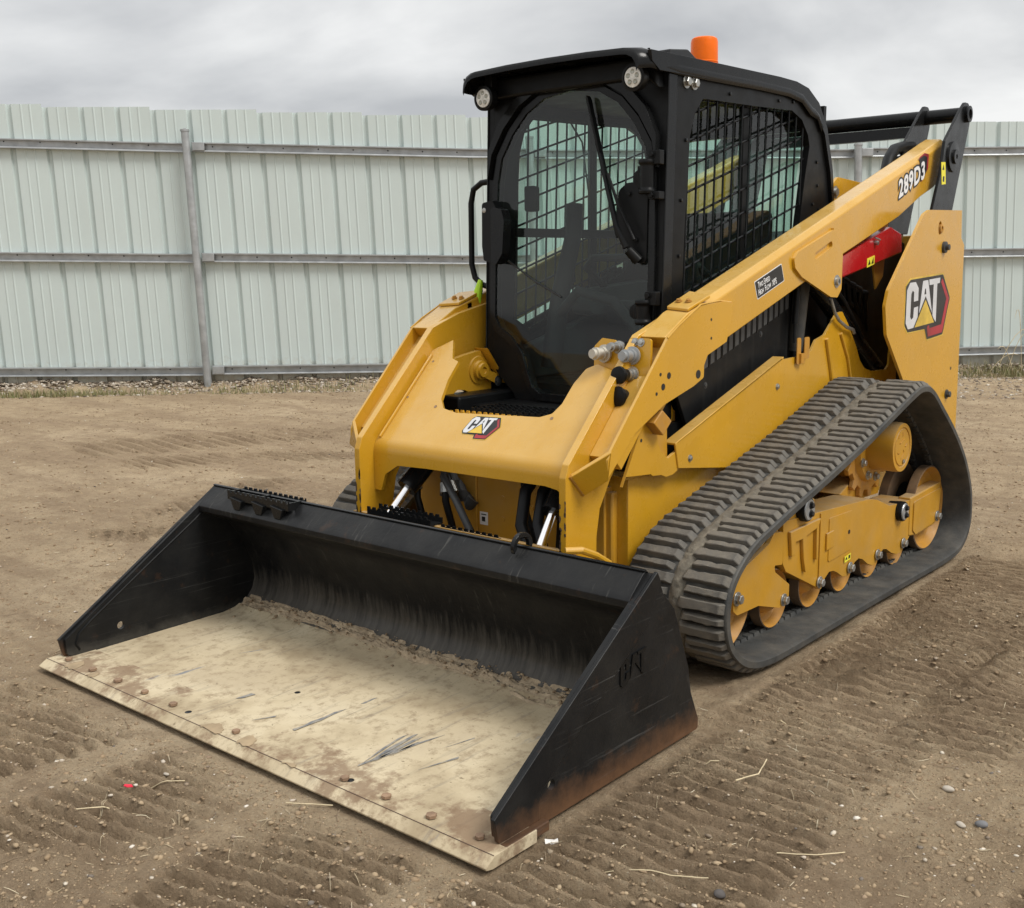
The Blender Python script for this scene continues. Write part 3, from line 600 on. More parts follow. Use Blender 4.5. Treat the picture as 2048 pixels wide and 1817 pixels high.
# ---- bucket
STN = mat('damp_clay_stain', (.36, .27, .165), .9, var=.2, vscale=20)
SCRAPES = [[(2.795, .118), (2.76, .124), (2.725, .118), (2.68, .123), (2.633, .118), (2.592, .129), (2.646, .130), (2.70, .136), (2.738, .132), (2.798, .131)], [(2.538, .133), (2.486, .131), (2.471, .137), (2.528, .141)],
           [(2.82, .452), (2.72, .424), (2.64, .410), (2.60, .412), (2.66, .420), (2.73, .434)], [(2.80, .458), (2.70, .436), (2.60, .428), (2.585, .434), (2.66, .446), (2.74, .454)], [(2.79, .468), (2.72, .454), (2.63, .452), (2.59, .460), (2.68, .464)], [(2.74, .476), (2.66, .470), (2.62, .474), (2.68, .480)], [(2.84, .455), (2.83, .449), (2.62, .478), (2.54, .50), (2.63, .485)], [(2.758, -.212), (2.70, -.208), (2.697, -.19), (2.74, -.198)], [(2.60, .56), (2.50, .58), (2.505, .584)], [(2.75, .60), (2.62, .63), (2.63, .637)], [(2.50, -.55), (2.42, -.52), (2.43, -.515)], [(2.83, -.03), (2.76, .0), (2.77, .005)]]
STAINS = [[(2.955, -.93), (2.955, -.86), (2.90, -.885), (2.885, -.92)], [(2.952, -.80), (2.952, -.74), (2.905, -.765)], [(2.954, -.12), (2.954, -.02), (2.925, -.04), (2.90, -.085), (2.925, -.11)], [(2.954, .055), (2.954, .12), (2.91, .10), (2.89, .05)], [(2.954, .26), (2.954, .33), (2.935, .31)]]
def bucket():
    sh = MB()
    inner = [(2.955, .024), (2.70, .026), (2.42, .028), (2.25, .030), (2.185, .040), (2.135, .062), (2.105, .098), (2.092, .14), (2.098, .20), (2.125, .27), (2.165, .345), (2.205, .395), (2.262, .424), (2.312, .447), (2.330, .458), (2.332, .478), (2.320, .492), (2.262, .541), (2.245, .545)]
    outer = [(2.238, .538), (2.10, .40), (2.02, .20), (1.992, .06), (2.0, .006), (2.955, .004)]
    sh.side(inner + outer, -1.0, 1.0)
    b = sh.build('bucket', BCURL, M, bevel=.002, ang=50)
    fl = MB(); p1 = [(2.80, .0265), (2.42, .0295), (2.25, .0315), (2.195, .040), (2.165, .050)]
    n = 60; m = len(p1)
    for j in range(n + 1):
        y = -.994 + 1.988 * j / n
        for i, (x, z) in enumerate(p1): fl.v.append((x - (.02 * math.sin(y * 9) * (i == m - 1)), y, z + .001))
    for j in range(n):
        for i in range(m - 1): fl.f.append((j * m + i, j * m + i + 1, (j + 1) * m + i + 1, (j + 1) * m + i))
    fl.build('floor_plate', FLOOR, b)
    # side plates, wear plates welded on them
    for s in (-1, 1):
        poly = fillet([(2.236, .541), (2.205, .515), (1.985, .035), (1.985, .002), (2.76, .002), (2.90, .035), (2.905, .093)], .012)
        ho = [(2.690 + .0145 * math.cos(t), .092 + .0145 * math.sin(t)) for t in np.linspace(0, 2 * math.pi, 20, endpoint=False)]
        sp = MB().side(poly, s * .9985, s * 1.0135, holes=[ho]).build('side_plate', BSIDE if s > 0 else BINN, b, bevel=.0015)
        dxn, dzn = (2.917 - 2.236), (.091 - .541); L = math.hypot(dxn, dzn); nx_, nz_ = dzn / L, -dxn / L
        cut = fillet([(2.232, .5435), (2.922, .0945), (2.920, .088), (2.907, .028), (2.752, .020), (2.754, .071), (2.736, .104), (2.270, .411), (2.213, .512)], .012, {3, 5, 6})
        wp = MB().side(cut, s * 1.0140, s * 1.0265) if s > 0 else MB().side(cut, s * .9985, s * 1.016)
        if s < 0: wp = MB().side(cut, -1.0265, -1.0140)
        wpo = wp.build('side_cutter', BSIDE, b, bevel=.002)
        # inner weld seam / reinforcing strip
        i0 = [(2.247, .5), (2.845, .118), (2.875, .075), (2.865, .050), (2.30, .045)]
        st = MB().tube([(2.285, s * .9975, .478), (2.35, s * .9975, .43), (2.55, s * .9975, .305), (2.80, s * .9975, .145), (2.853, s * .9975, .105), (2.868, s * .9975, .07), (2.855, s * .9975, .046)], .004, 6)
        st.build('weld_bead', BLKM, b)
    # cutting edge with its bevelled nose
    ce = MB(); pr = [(2.795, .0285), (2.952, .0285), (2.9535, .0262), (2.982, .0085), (2.981, .0035), (2.960, -.002), (2.795, -.004)]
    ce.side(pr, -1.052, 1.052); ceo = ce.build('cutting_edge', EDGE, b, bevel=.001)
    MB().box((2.742, 1.027, .004), (2.905, 1.049, .030)).build('edge_corner', BSIDE, b, bevel=.003)
    MB().box((2.742, -1.049, .004), (2.905, -1.027, .030)).build('edge_corner', BSIDE, b, bevel=.003)
    for i in range(13):
        y = -.965 + .1615 * i
        if i in (5, 7, 8): continue
        if i == 6: y = .008
        MB().bolt((2.915, y, .0285), (0, 0, 1), 0.0125 + .001 * (i % 3), .0115, False).build('edge_bolt', RUST, b)
    for (x, y) in [(2.913, -.24), (2.905, .50), (2.46, .40), (2.60, -.1)]:
        MB().lathe((x, y, .0286), (0, 0, 1), [(0, .011), (.0006, .010)], 14).build('bolt_hole', DBLK, b)
    # steel plate seam
    
    SCR = mat('bare_steel_scrape', (.25, .255, .26), .5, metal=.2, var=.3, vscale=30, dust=(.48, .41, .29), dust_amt=.9, dscale=30)
    for P in SCRAPES: MB().top(P, .0302, .0309).build('steel_scrape', SCR, b)
    for P in STAINS: MB().top([(x_ + .004 * math.sin(9 * i_), y_) for i_, (x_, y_) in enumerate(fillet(P, .02))], .0296, .0304).build('damp_stain', STN, b)
    MB().box((2.9500, -1.05, .0270), (2.9522, 1.05, .0290)).build('edge_seam', CHIP, b)
    # top lip strip and hook
    MB().side([(2.236, .538), (2.252, .552), (2.262, .549), (2.252, .536)], -1.0, 1.0).build('lip_strip', BLK, b, bevel=.002)
    hk = MB(); cx, cz = 2.25, .548
    hk.frame((cx, .555, cz), (1, 0, 0), (0, 0, 1), (0, 1, 0), [(.045 * math.cos(a), .04 * math.sin(a)) for a in np.linspace(-.5, math.pi + .3, 14)] + [(-.028 * math.cos(a), .024 * math.sin(a)) for a in np.linspace(-.2, math.pi + .2, 12)], -.007, .007)
    hk.build('hose_guide', BLK, b, bevel=.003)
    # serrated step on the lip
    def step(name, y0, y1, x0, x1, z, par, up_=.0):
        mb = MB(); n = int((y1 - y0) / .030)
        for xx in (x0, x1):
            pts = [(y0, z - .035)]
            for i in range(n + 1):
                y = y0 + (y1 - y0) * i / n; pts += [(y, z), (y + .012, z), (y + .016, z - .009), (y + .026, z - .009)] if i < n else [(y, z)]
            pts += [(y1, z - .035)]
            mb.front(pts, xx - .003, xx + .003)
        for yy in (y0, (y0 + y1) / 2, y1 - .004): mb.box((x0, yy, z - .035), (x1, yy + .005, z - .006))
        mb.box((x0 + .01, y0 + .02, z - .036), (x1 - .01, y1 - .02, z - .031))
        return mb.build(name, BLK, par)
    stp = step('step', -.83, -.47, 2.235, 2.312, .558, b)
    for yy in (-.77, -.64, -.53): MB().front([(yy - .035, .535), (yy + .035, .525), (yy + .022, .490), (yy - .012, .490)], 2.300, 2.325).build('step_bracket', BLK, b, bevel=.002)
    # raised maker's letters on the side plate
    cat_letters(b, 'raised_letters', (2.395, 1.0140, .255), (-1, 0, .06), (-.02, 0, 1), (0, 1, 0), .30, .36, BLKM, .0, .0035)
    return b
CL = [[(0, .03), (0, .175), (.035, .209), (.10, .209), (.137, .18), (.139, .123), (.087, .121), (.085, .165), (.066, .172), (.052, .158), (.050, .055), (.064, .040), (.088, .048), (.092, .093), (.142, .096), (.142, .040), (.108, .002), (.03, 0)]]
AL = [[(.150, .030), (.190, .209), (.253, .210), (.322, .052), (.230, .138)], ]
TL = [[(.266, .211), (.409, .213), (.405, .188), (.373, .187), (.377, .006), (.330, .034), (.327, .186), (.274, .185)]]
TRI = [(.108, .002), (.230, .120), (.352, .006)]
BACK = fillet([(-.012, .194), (.040, .222), (.448, .226), (.556, .109), (.478, -.062), (.272, -.068), (.240, -.016), (.030, -.014), (-.012, .02)], .014)
REDP = [(.440, .208), (.542, .108), (.470, -.052), (.284, -.056), (.268, -.012), (.290, .012), (.300, -.018), (.452, -.012), (.505, .108), (.425, .190)]
def cat_letters(par, name, O, U, V, W, su, sv, m, d0, d1):
    f = lambda L: [(a * su / .3 * .3, b * sv / .36 * .36) for a, b in L]
    mb = MB(); U = Vector(U).normalized(); V = Vector(V).normalized()
    for L in CL + AL + TL: mb.frame(O, U, V, W, [(a * su, b * sv) for a, b in L], d0, d1)
    return mb.build(name, m, par)
def cat_decal(par, O, U, V, W, su, sv):
    U, V, W, O = Vector(U).normalized(), Vector(V).normalized(), Vector(W).normalized(), Vector(O)
    S = lambda L: [(a * su, b * sv) for a, b in L]
    ed = [((a - .27) * 1.022 + .27, (b - .08) * 1.05 + .08) for a, b in BACK]
    MB().frame(O, U, V, W, S(ed), -.001, .0006).build('decal_edge', GOLD, par)
    MB().frame(O, U, V, W, S(BACK), 0, .0011).build('decal_back', DBLK, par)
    MB().frame(O, U, V, W, S(REDP), 0, .0016).build('decal_hexagon', DRED, par)
    mb = MB()
    for L in CL + AL + TL: mb.frame(O, U, V, W, S(L), 0, .0020)
    mb.build('decal_letters', SILV, par)
    t0 = [((a - .23) * 1.16 + .23, (b - .04) * 1.2 + .04) for a, b in TRI]
    MB().frame(O, U, V, W, S(t0), 0, .0024).build('decal_outline', DBLK, par)
    MB().frame(O, U, V, W, S(TRI), 0, .0029).build('decal_triangle', GOLD, par)
    MB().frame(O, U, V, W, S([(.219, .172), (.228, .172), (.236, .146), (.212, .146)]), 0, .0025).build('decal_counter', DBLK, par)
BK = bucket()

def text_part(name, txt, O, U, V, W, h, par, m, sx=1.0, off=0.0, ex=.0006, d=.0, spacing=1.0):
    c = bpy.data.curves.new(name, 'FONT'); c.body = txt; c.size = 1; c.offset = off; c.extrude = .5; c.space_character = spacing; c.resolution_u = 3
    t = bpy.data.objects.new(name, c); col.objects.link(t); bpy.context.view_layer.update()
    me = bpy.data.meshes.new_from_object(t.evaluated_get(bpy.context.evaluated_depsgraph_get())); bpy.data.objects.remove(t)
    U, V, W = Vector(U).normalized(), Vector(V).normalized(), Vector(W).normalized(); k = h / .70
    me.transform(Matrix((U * k * sx, V * k, W * ex, Vector(O) + W * (d + ex / 2))).transposed() if False else Matrix(((U.x * k * sx, V.x * k, W.x * ex, O[0] + W.x * (d + ex / 2)), (U.y * k * sx, V.y * k, W.y * ex, O[1] + W.y * (d + ex / 2)), (U.z * k * sx, V.z * k, W.z * ex, O[2] + W.z * (d + ex / 2)), (0, 0, 0, 1))))
    o = bpy.data.objects.new(name, me); col.objects.link(o); me.materials.clear(); me.materials.append(m); o.parent = par; return o

# ---- soil left in the bucket corner
def bucket_soil():
    n, m = 420, 34; ys = np.linspace(-.985, .985, n); ts = np.linspace(0, 1, m); Yg, Tg = np.meshgrid(ys, ts, indexing='ij')
    wd = .020 + .045 * fbm(Yg, Yg * 0, 5, 4, 4) + .05 * np.clip(Yg + .1, 0, 1)
    X = 2.165 - .045 + Tg * (wd + .05); base = np.interp(X, [2.09, 2.105, 2.135, 2.185, 2.25, 2.42], [.14, .098, .062, .040, .0325, .0315])
    hump = np.sin(np.clip(Tg, 0, 1) * math.pi) ** .8 * (.006 + .020 * np.clip(fbm(Yg, Tg, 6, 6, 4) + .15, 0, 1)); Z = base - .003 + hump + (.010 * fbm(X, Yg, 8, 45, 4, .7)) * np.sin(Tg * math.pi)
    me = bpy.data.meshes.new('soil_heap'); V_ = np.stack([X, Yg, Z], -1).reshape(-1, 3); idx = np.arange(n * m).reshape(n, m); q = np.stack([idx[:-1, :-1], idx[1:, :-1], idx[1:, 1:], idx[:-1, 1:]], -1).reshape(-1, 4)
    me.from_pydata(V_.tolist(), [], q.tolist()); me.materials.append(SOIL); me.polygons.foreach_set('use_smooth', [True] * len(me.polygons))
    o = bpy.data.objects.new('soil_heap', me); col.objects.link(o); tag(o, 'ridge of loose brown soil lying along the back of the bucket floor', 'soil', kind='stuff')
    P = []; S = []
    for _ in range(450):
        y = random.uniform(-.97, .97); x = 2.13 + abs(random.gauss(0, .045)); P.append((x, y, float(np.interp(x, [2.09, 2.135, 2.185, 2.25, 2.42], [.14, .062, .040, .0325, .0315])) + (.016 if x < 2.25 else .001))); S.append(.0015 + .006 * random.random() ** 3)
    o = stones('soil_crumbs', P, S, CLD, 'crumbs of soil on the bucket floor', 'soil'); o['kind'] = 'stuff'
bucket_soil()

# ---- rubber tracks and undercarriage
TIP = [(1.30, 0), (.9, 0), (.5, 0), (.1, -.002), (-.25, -.004), (-.43, .010), (-.53, .055), (-.585, .125), (-.598, .21), (-.575, .32), (-.50, .445), (-.40, .555), (-.27, .665), (-.13, .765), (-.03, .835), (.05, .868), (.14, .874), (.24, .852), (.45, .790), (.70, .715), (.95, .650), (1.20, .588), (1.42, .531), (1.56, .490), (1.655, .436), (1.71, .385), (1.742, .325), (1.752, .265), (1.742, .195), (1.705, .125), (1.63, .062), (1.54, .024), (1.43, .006)]
def closed_curve(P, n):
    P = np.array(P); k = len(P); out_ = []
    for i in range(k):
        p0, p1, p2, p3 = P[i - 1], P[i], P[(i + 1) % k], P[(i + 2) % k]
        for t in np.linspace(0, 1, 20, endpoint=False): out_.append(.5 * ((2 * p1) + (-p0 + p2) * t + (2 * p0 - 5 * p1 + 4 * p2 - p3) * t * t + (-p0 + 3 * p1 - 3 * p2 + p3) * t ** 3))
    out_ = np.array(out_); seg = np.linalg.norm(np.roll(out_, -1, 0) - out_, axis=1); cum = np.concatenate([[0], np.cumsum(seg)]); L = cum[-1]
    tt = np.linspace(0, L, n, endpoint=False); xs = np.interp(tt, cum, np.append(out_[:, 0], out_[0, 0])); zs = np.interp(tt, cum, np.append(out_[:, 1], out_[0, 1]))
    return np.stack([xs, zs], 1), L
_, TL_ = closed_curve(TIP, 100)
NL = 2 * int(round(TL_ / .0950))
YB = mat('belt_side_rubber', (.040, .041, .039), .65, var=.3, vscale=12, dust=(.14, .125, .10), dust_amt=.45, dscale=9, bump=.4, bscale=60)  # dirty belt, darker than the lugs: shade of the gaps is in its colour
def track(s, lab):
    c, L = closed_curve(TIP, NL * 4); tg = np.roll(c, -1, 0) - np.roll(c, 1, 0); tg /= np.linalg.norm(tg, axis=1)[:, None]
    nr = np.stack([tg[:, 1], -tg[:, 0]], 1)     # outward?
    cen = c.mean(0)
    if ((c - cen) * nr).sum() < 0: nr = -nr
    lugh, th = .024, .024; y0, y1 = s * .567, s * .963
    prof = [(-lugh - th + .004, y0), (-lugh - th, y0 + s * .01), (-lugh - th, y1 - s * .012), (-lugh - th + .006, y1), (-lugh * .90, y1), (-lugh * .72, y1 - s * .005), (-lugh * .74, y1 - s * .012), (-lugh, y1 - s * .022), (-lugh + .001, s * .80), (-lugh - .004, s * .765), (-lugh + .001, s * .73), (-lugh, y0)]
    mb = MB(); n = len(c); m = len(prof)
    for i in range(n):
        for (d, y) in prof: mb.v.append((c[i, 0] + nr[i, 0] * d, y, c[i, 1] + nr[i, 1] * d))
    for i in range(n):
        for k in range(m): a = i * m; b = ((i + 1) % n) * m; mb.f.append((a + k, a + (k + 1) % m, b + (k + 1) % m, b + k))
    T = mb.build('rubber_track', YB, M, ang=45)
    # one lug: built once, copied
    def lug_mesh(w0, w1, nm, wide):
        l = MB(); ht = lugh; hb, tp = (.0190, .0155) if wide else (.0135, .0100)
        ya, yb = w0, w1
        xs_b = (-hb, hb); e = .022
        vb = [(-hb, ya, -.004), (hb, ya, -.004), (hb, yb - s * .0, -.004), (-hb, yb, -.004)]
        vt = [(-tp, ya + s * e, ht), (tp, ya + s * e * .5, ht), (tp, yb - s * e * 1.1, ht), (-tp, yb - s * e * 1.0, ht)]
        # broken-up top: a few extra points so that worn edges are uneven
        l.add(vb + vt, [(0, 3, 2, 1), (4, 5, 6, 7), (0, 1, 5, 4), (1, 2, 6, 5), (2, 3, 7, 6), (3, 0, 4, 7)])
        me = l.mesh(nm, 30); bm = bmesh.new(); bm.from_mesh(me); bmesh.ops.subdivide_edges(bm, edges=[e_ for e_ in bm.edges if abs(e_.verts[0].co.y - e_.verts[1].co.y) > .08], cuts=6)
        for v in bm.verts:
            if v.co.z > .01: v.co.x += random.uniform(-.0014, .0014); v.co.z += random.uniform(-.0022, .0006)
        bmesh.ops.bevel(bm, geom=[e_ for e_ in bm.edges if e_.calc_length() > .015 and max(v.co.z for v in e_.verts) > .01 and len(e_.link_faces) == 2 and e_.calc_face_angle(0) > .5], offset=.0022, segments=1, affect='EDGES')
        bm.to_mesh(me); bm.free(); me.polygons.foreach_set('use_smooth', [True] * len(me.polygons)); me.set_sharp_from_angle(angle=R(22)); me.materials.append(RUB); return me
    outer = [lug_mesh(s * (.778 if k_ % 2 else .793), s * .9625, 'lug', k_ % 2) for k_ in range(6)]; inner = [lug_mesh(s * .568, s * (.752 if k_ % 2 else .738), 'lug', k_ % 2) for k_ in range(6)]
    for row, meshes, ph in (('o', outer, 0), ('i', inner, 2)):
        for k in range(NL):
            i = (k * 4 + ph) % n; o = bpy.data.objects.new('lug', meshes[(k % 2) + 2 * ((k // 2 * 5 + k // 7) % 3)]); col.objects.link(o); o.parent = T
            tx, tz = tg[i]; nx_, nz_ = nr[i]; px, pz = c[i] - nr[i] * lugh
            if s < 0 and not (px > 1.3 and pz > .2): bpy.data.objects.remove(o); continue
            o.matrix_local = Matrix(((tx, 0, nx_, px), (0, 1, 0, 0), (tz, 0, nz_, pz), (0, 0, 0, 1)))
    # dirt packed in the groove between the two lug rows
    if s > 0:
        pk = MB(); yy_ = [.742, .757, .770, .784, .796]
        for i in range(n):
            for q_, y in enumerate(yy_):
                d = -lugh + (.0 if q_ in (0, 4) else .009 + random.uniform(-.006, .007)); pk.v.append((c[i, 0] + nr[i, 0] * d, s * y, c[i, 1] + nr[i, 1] * d))
        for i in range(n):
            for q_ in range(4): a = i * 5 + q_; b = ((i + 1) % n) * 5 + q_; pk.f.append((a, a + 1, b + 1, b))
        pk.build('packed_dirt', PACK, T, ang=80)['kind'] = 'stuff'
    # inner drive blocks in the middle of the belt
    db = MB()
    for k in range(NL):
        i = (k * 4 + 1) % n; tx, tz = tg[i]; nx_, nz_ = nr[i]
        P0 = Vector((c[i, 0] - nx_ * (lugh + th), 0, c[i, 1] - nz_ * (lugh + th))); tv = Vector((tx, 0, tz)); nv = Vector((nx_, 0, nz_))
        for yy in (s * .722, s * .798):
            vs = [P0 + tv * a + nv * (-h) + Vector((0, yy + b, 0)) for h, q in ((-.003, 1), (.012, .75)) for a, b in ((-.022 * q, -.015 * q), (.022 * q, -.015 * q), (.022 * q, .015 * q), (-.022 * q, .015 * q))]
            db.add(vs, [(0, 3, 2, 1), (4, 5, 6, 7), (0, 1, 5, 4), (1, 2, 6, 5), (2, 3, 7, 6), (3, 0, 4, 7)])
    db.build('drive_blocks', YB, T)['kind'] = 'stuff'
    return T
def dish_wheel(s, x, z, r, yo, wdt, par, name, hubr):
    """two dished discs on a dark axle: outer face recessed between rim and hub"""
    n = 44; Y = lambda d: s * (yo - d)
    def disc(prof, off, nm, m, pa):
        mb = MB()
        for d, q in prof:
            for k in range(n): mb.v.append((x + q * math.cos(2 * math.pi * k / n), Y(d + off), z + q * math.sin(2 * math.pi * k / n)))
        for i in range(len(prof) - 1):
            for k in range(n): mb.f.append((i * n + k, i * n + (k + 1) % n, (i + 1) * n + (k + 1) % n, (i + 1) * n + k))
        return mb.build(nm, m, pa, ang=28)
    face = [(-.002, .001), (-.002, r * hubr * .8), (.004, r * hubr), (.012, r * (hubr + .06)), (.044, r * (hubr + .20)), (.046, r * .74), (.034, r * .86), (.006, r * .95), (0, r * .97)]
    w_ = disc(face, 0, name, YELR, par)
    disc([(0, r * .97), (.0015, r), (.040, r), (.046, r * .96), (.050, r * .80), (.050, .001)], .0002, 'wheel_tread', TREADW, w_)
    disc([(.120, .001), (.120, r * .7), (.120, r * .95), (.125, r), (.165, r), (.165, .001)], 0, 'inner_disc', TREADW, w_)
    disc([(.05, r * .55), (.12, r * .55)], 0, 'axle', BLKM, w_)
    return w_
def undercarriage(s):
    F_ = MB()
    mid = [(1.205, .445), (1.150, .450), (1.118, .412), (1.112, .300), (1.091, .257), (.815, .128), (.785, .118), (.760, .140), (.680, .158), (.650, .157), (.565, .118), (.520, .118), (.490, .135), (.415, .153), (.385, .152), (.300, .108), (.255, .106), (.225, .125), (.135, .145), (.10, .142), (.02, .098), (-.03, .095), (-.075, .125), (-.125, .200), (-.138, .274), (-.125, .330), (-.02, .318), (.14, .335), (.30, .395), (.79, .432)]
    # main beam: outer face plate with scalloped foot, boxed inwards
    mid = [p for p in mid if p[0] < 1.21]
    pl = [(1.165, .452), (1.120, .440), (1.114, .290), (1.088, .255), (.815, .130), (.790, .118), (.765, .132), (.752, .155), (.715, .172), (.680, .168), (.640, .152), (.590, .124), (.540, .116), (.505, .130), (.475, .158), (.435, .166), (.395, .154), (.340, .122), (.290, .104), (.250, .108), (.218, .136), (.180, .152), (.145, .146), (.09, .118), (.03, .098), (-.02, .096), (-.062, .118), (-.118, .150), (-.150, .19), (-.150, .318), (-.02, .322), (.13, .335), (.27, .385), (.36, .402), (.79, .430)]
    F_.side(pl, s * .690, s * .842)
    fr = F_.build('track_frame', YELD, M, bevel=.005)
    # rear idler arm box
    MB().side([(-.10, .155), (-.10, .330), (-.475, .345), (-.470, .290), (-.435, .165), (-.40, .150), (-.20, .140)], s * .79, s * .846).build('idler_arm', YELD, M, bevel=.006)
    MB().side(fillet([(-.135, .175), (-.135, .305), (-.470, .318), (-.445, .185), (-.425, .168), (-.17, .150)], .012), s * .846, s * .851).build('cover_plate', YELD, fr, bevel=.002)
    # front idler plate
    fp = fillet([(1.476, .325), (1.486, .285), (1.484, .205), (1.456, .184), (1.305, .181), (1.145, .134), (1.072, .142), (1.070, .205), (1.185, .277), (1.192, .303), (1.128, .292), (1.130, .415), (1.20, .425), (1.235, .392)], .012)
    MB().side(fp, s * .832, s * .848).build('idler_plate', YELD, M, bevel=.003)
    MB().side([(1.476, .325), (1.40, .22), (1.145, .20), (1.128, .40), (1.235, .392)], s * .70, s * .72).build('idler_plate', YELD, M, bevel=.003)
    MB().side([(1.24, .395), (1.13, .425), (1.13, .300), (1.22, .30), (1.36, .31)], s * .725, s * .828).build('tensioner_housing', YELD, M, bevel=.006)
    # raised pad, tool bracket and ribs on the beam
    MB().side(fillet([(.735, .392), (.735, .215), (.520, .225), (.520, .385)], .012), s * .842, s * .8455).build('raised_pad', YELD, fr, bevel=.002)
    MB().side([(.762, .335), (.762, .268), (.700, .272), (.700, .338)], s * .842, s * .850).build('pad_tab', YELD, fr, bevel=.002)
    MB().side([(1.085, .405), (1.070, .310), (1.045, .310), (1.040, .360), (.985, .360), (.975, .290), (.955, .225), (.940, .230), (.955, .31), (.950, .365), (.870, .378), (.865, .255), (.848, .255), (.850, .385), (.835, .412)], s * .842, s * .856).build('tensioner_bracket', YELD, fr, bevel=.003)
    MB().box((.812, s * .843, .135), (.819, s * .847, .425)).build('weld_bead', YELD, fr)
    MB().lathe((.55, s * .8460, .302), (0, s, 0), [(0, .009), (.001, .009)], 14).build('grease_hole', DBLK, fr)
    lb = MB().side([(.585, .205), (.585, .180), (.528, .185), (.528, .210)], s * .846, s * .8472).build('warning_label', LYEL, fr)
    MB().side([(.580, .190), (.570, .203), (.560, .191)], s * .8472, s * .8478).build('warning_mark', DBLK, lb)
    MB().side([(.550, .190), (.550, .204), (.534, .205), (.534, .191)], s * .8472, s * .8478).build('warning_mark', DBLK, lb)
    # isolator bumpers
    for (x, z, r) in ((.965, .470, .047), (.02, .292, .044)):
        b_ = MB().lathe((x, s * .80, z), (0, s, 0), [(0, r * .9), (.045, r), (.062, r), (.068, r * .93)], 26).build('rubber_bumper', BLKM, M)
        MB().lathe((x, s * .868, z), (0, s, 0), [(0, r * .86), (.004, r * .80), (.004, r * .40), (.0045, .001)], 26).build('bumper_plate', GALV, b_)
        for dz in (-.016, .016): MB().bolt((x - .004, s * .872, z + dz), (0, s, 0), .010, .012, True).build('bolt', DBLK, b_)
    MB().side([(1.09, .545), (1.06, .43), (.99, .435), (.985, .53), (1.03, .56)], s * .77, s * .835).build('bumper_bracket', YELD, M, bevel=.006)
    MB().side([(.93, .50), (.87, .495), (.875, .445), (.94, .44)], s * .79, s * .845).build('bumper_bracket', YELD, M, bevel=.006)
    # rollers, idlers
    for i, (x, z) in enumerate([(1.140, .163), (.835, .158), (.555, .155), (.275, .150), (-.010, .143)]):
        w_ = dish_wheel(s, x, z, .103 if i else .110, .822, .22, M, 'roller', .38)
        MB().bolt((x - .025, s * (.848 if i == 0 else .845), z - .006), (0, s, 0), .0165, .020).build('roller_bolt', STEEL, w_, bevel=.001)
    a = dish_wheel(s, 1.503, .252, .198, .822, .22, M, 'front_idler', .30)
    MB().bolt((1.463, s * .848, .245), (0, s, 0), .0175, .022).build('idler_bolt', STEEL, a, bevel=.001)
    a = dish_wheel(s, -.352, .240, .196, .835, .22, M, 'rear_idler', .30)
    MB().bolt((-.425, s * .851, .190), (0, s, 0), .0175, .022).build('idler_bolt', STEEL, a, bevel=.001)
    # sprocket with teeth and final drive
    n = 15; poly = []
    for k in range(n):
        for da, r in ((-.30, .198), (-.14, .232), (.14, .232), (.30, .198)): t = 2 * math.pi * (k + da * .95) / n; poly.append((.055 + r * math.cos(t), .575 + r * math.sin(t)))
    sp = MB().side(poly, s * .690, s * .712).build('drive_sprocket', YELR, M, bevel=.004)
    MB().lathe((.055, s * .735, .575), (0, -s, 0), [(0, .150), (.03, .165), (.11, .165)], 36).build('sprocket_hub', YELD, sp)
    for k in range(10):
        t = 2 * math.pi * k / 10 + .2; MB().bolt((.055 + .138 * math.cos(t), s * .735, .575 + .138 * math.sin(t)), (0, s, 0), .014, .018).build('sprocket_bolt', STEEL, sp)
    dm = MB().lathe((.045, s * .735, .578), (0, s, 0), [(0, .108), (.105, .108), (.118, .105), (.1185, .088), (.114, .086), (.114, .080), (.118, .078), (.118, .001)], 40).build('final_drive', YELD, M)
    mk = MB()
    for (u0, v0, u1, v1) in [(-.03, .02, .012, .035), (-.045, .045, -.04, .06), (.0, .05, .002, .065), (.03, .0, .045, .012), (-.05, -.02, -.035, -.022)]: mk.tube([(.045 - u0, s * .853, .578 + v0), (.045 - u1, s * .853, .578 + v1)], .0035, 6)
    sq = [(.004 + .014 * math.sin(t * 4.4 + .4), -.012 - t * .040) for t in np.linspace(0, 1, 12)]; mk.tube([(.045 - u, s * .853, .578 + v) for u, v in sq], .0022, 6)
    mk.build('cast_marks', YELR, dm)
    MB().bolt((.030, s * .853, .515), (0, s, 0), .010, .006, False).build('drain_plug', STEEL, dm)
    # deck between chassis and frame (soil gathers on it)
    MB().side([(.30, .392), (.14, .338), (-.12, .330), (-.13, .36), (.0, .42), (.12, .45)], s * .58, s * .69).build('frame_deck', YELD, M, bevel=.004)
    MB().side([(.9, .42), (.9, .60), (.30, .62), (.24, .40)], s * .575, s * .60).build('inner_side_plate', YELD, M, bevel=.004)
for s, lb in ((1, 'l'), (-1, 'r')): track(s, lb); undercarriage(s)

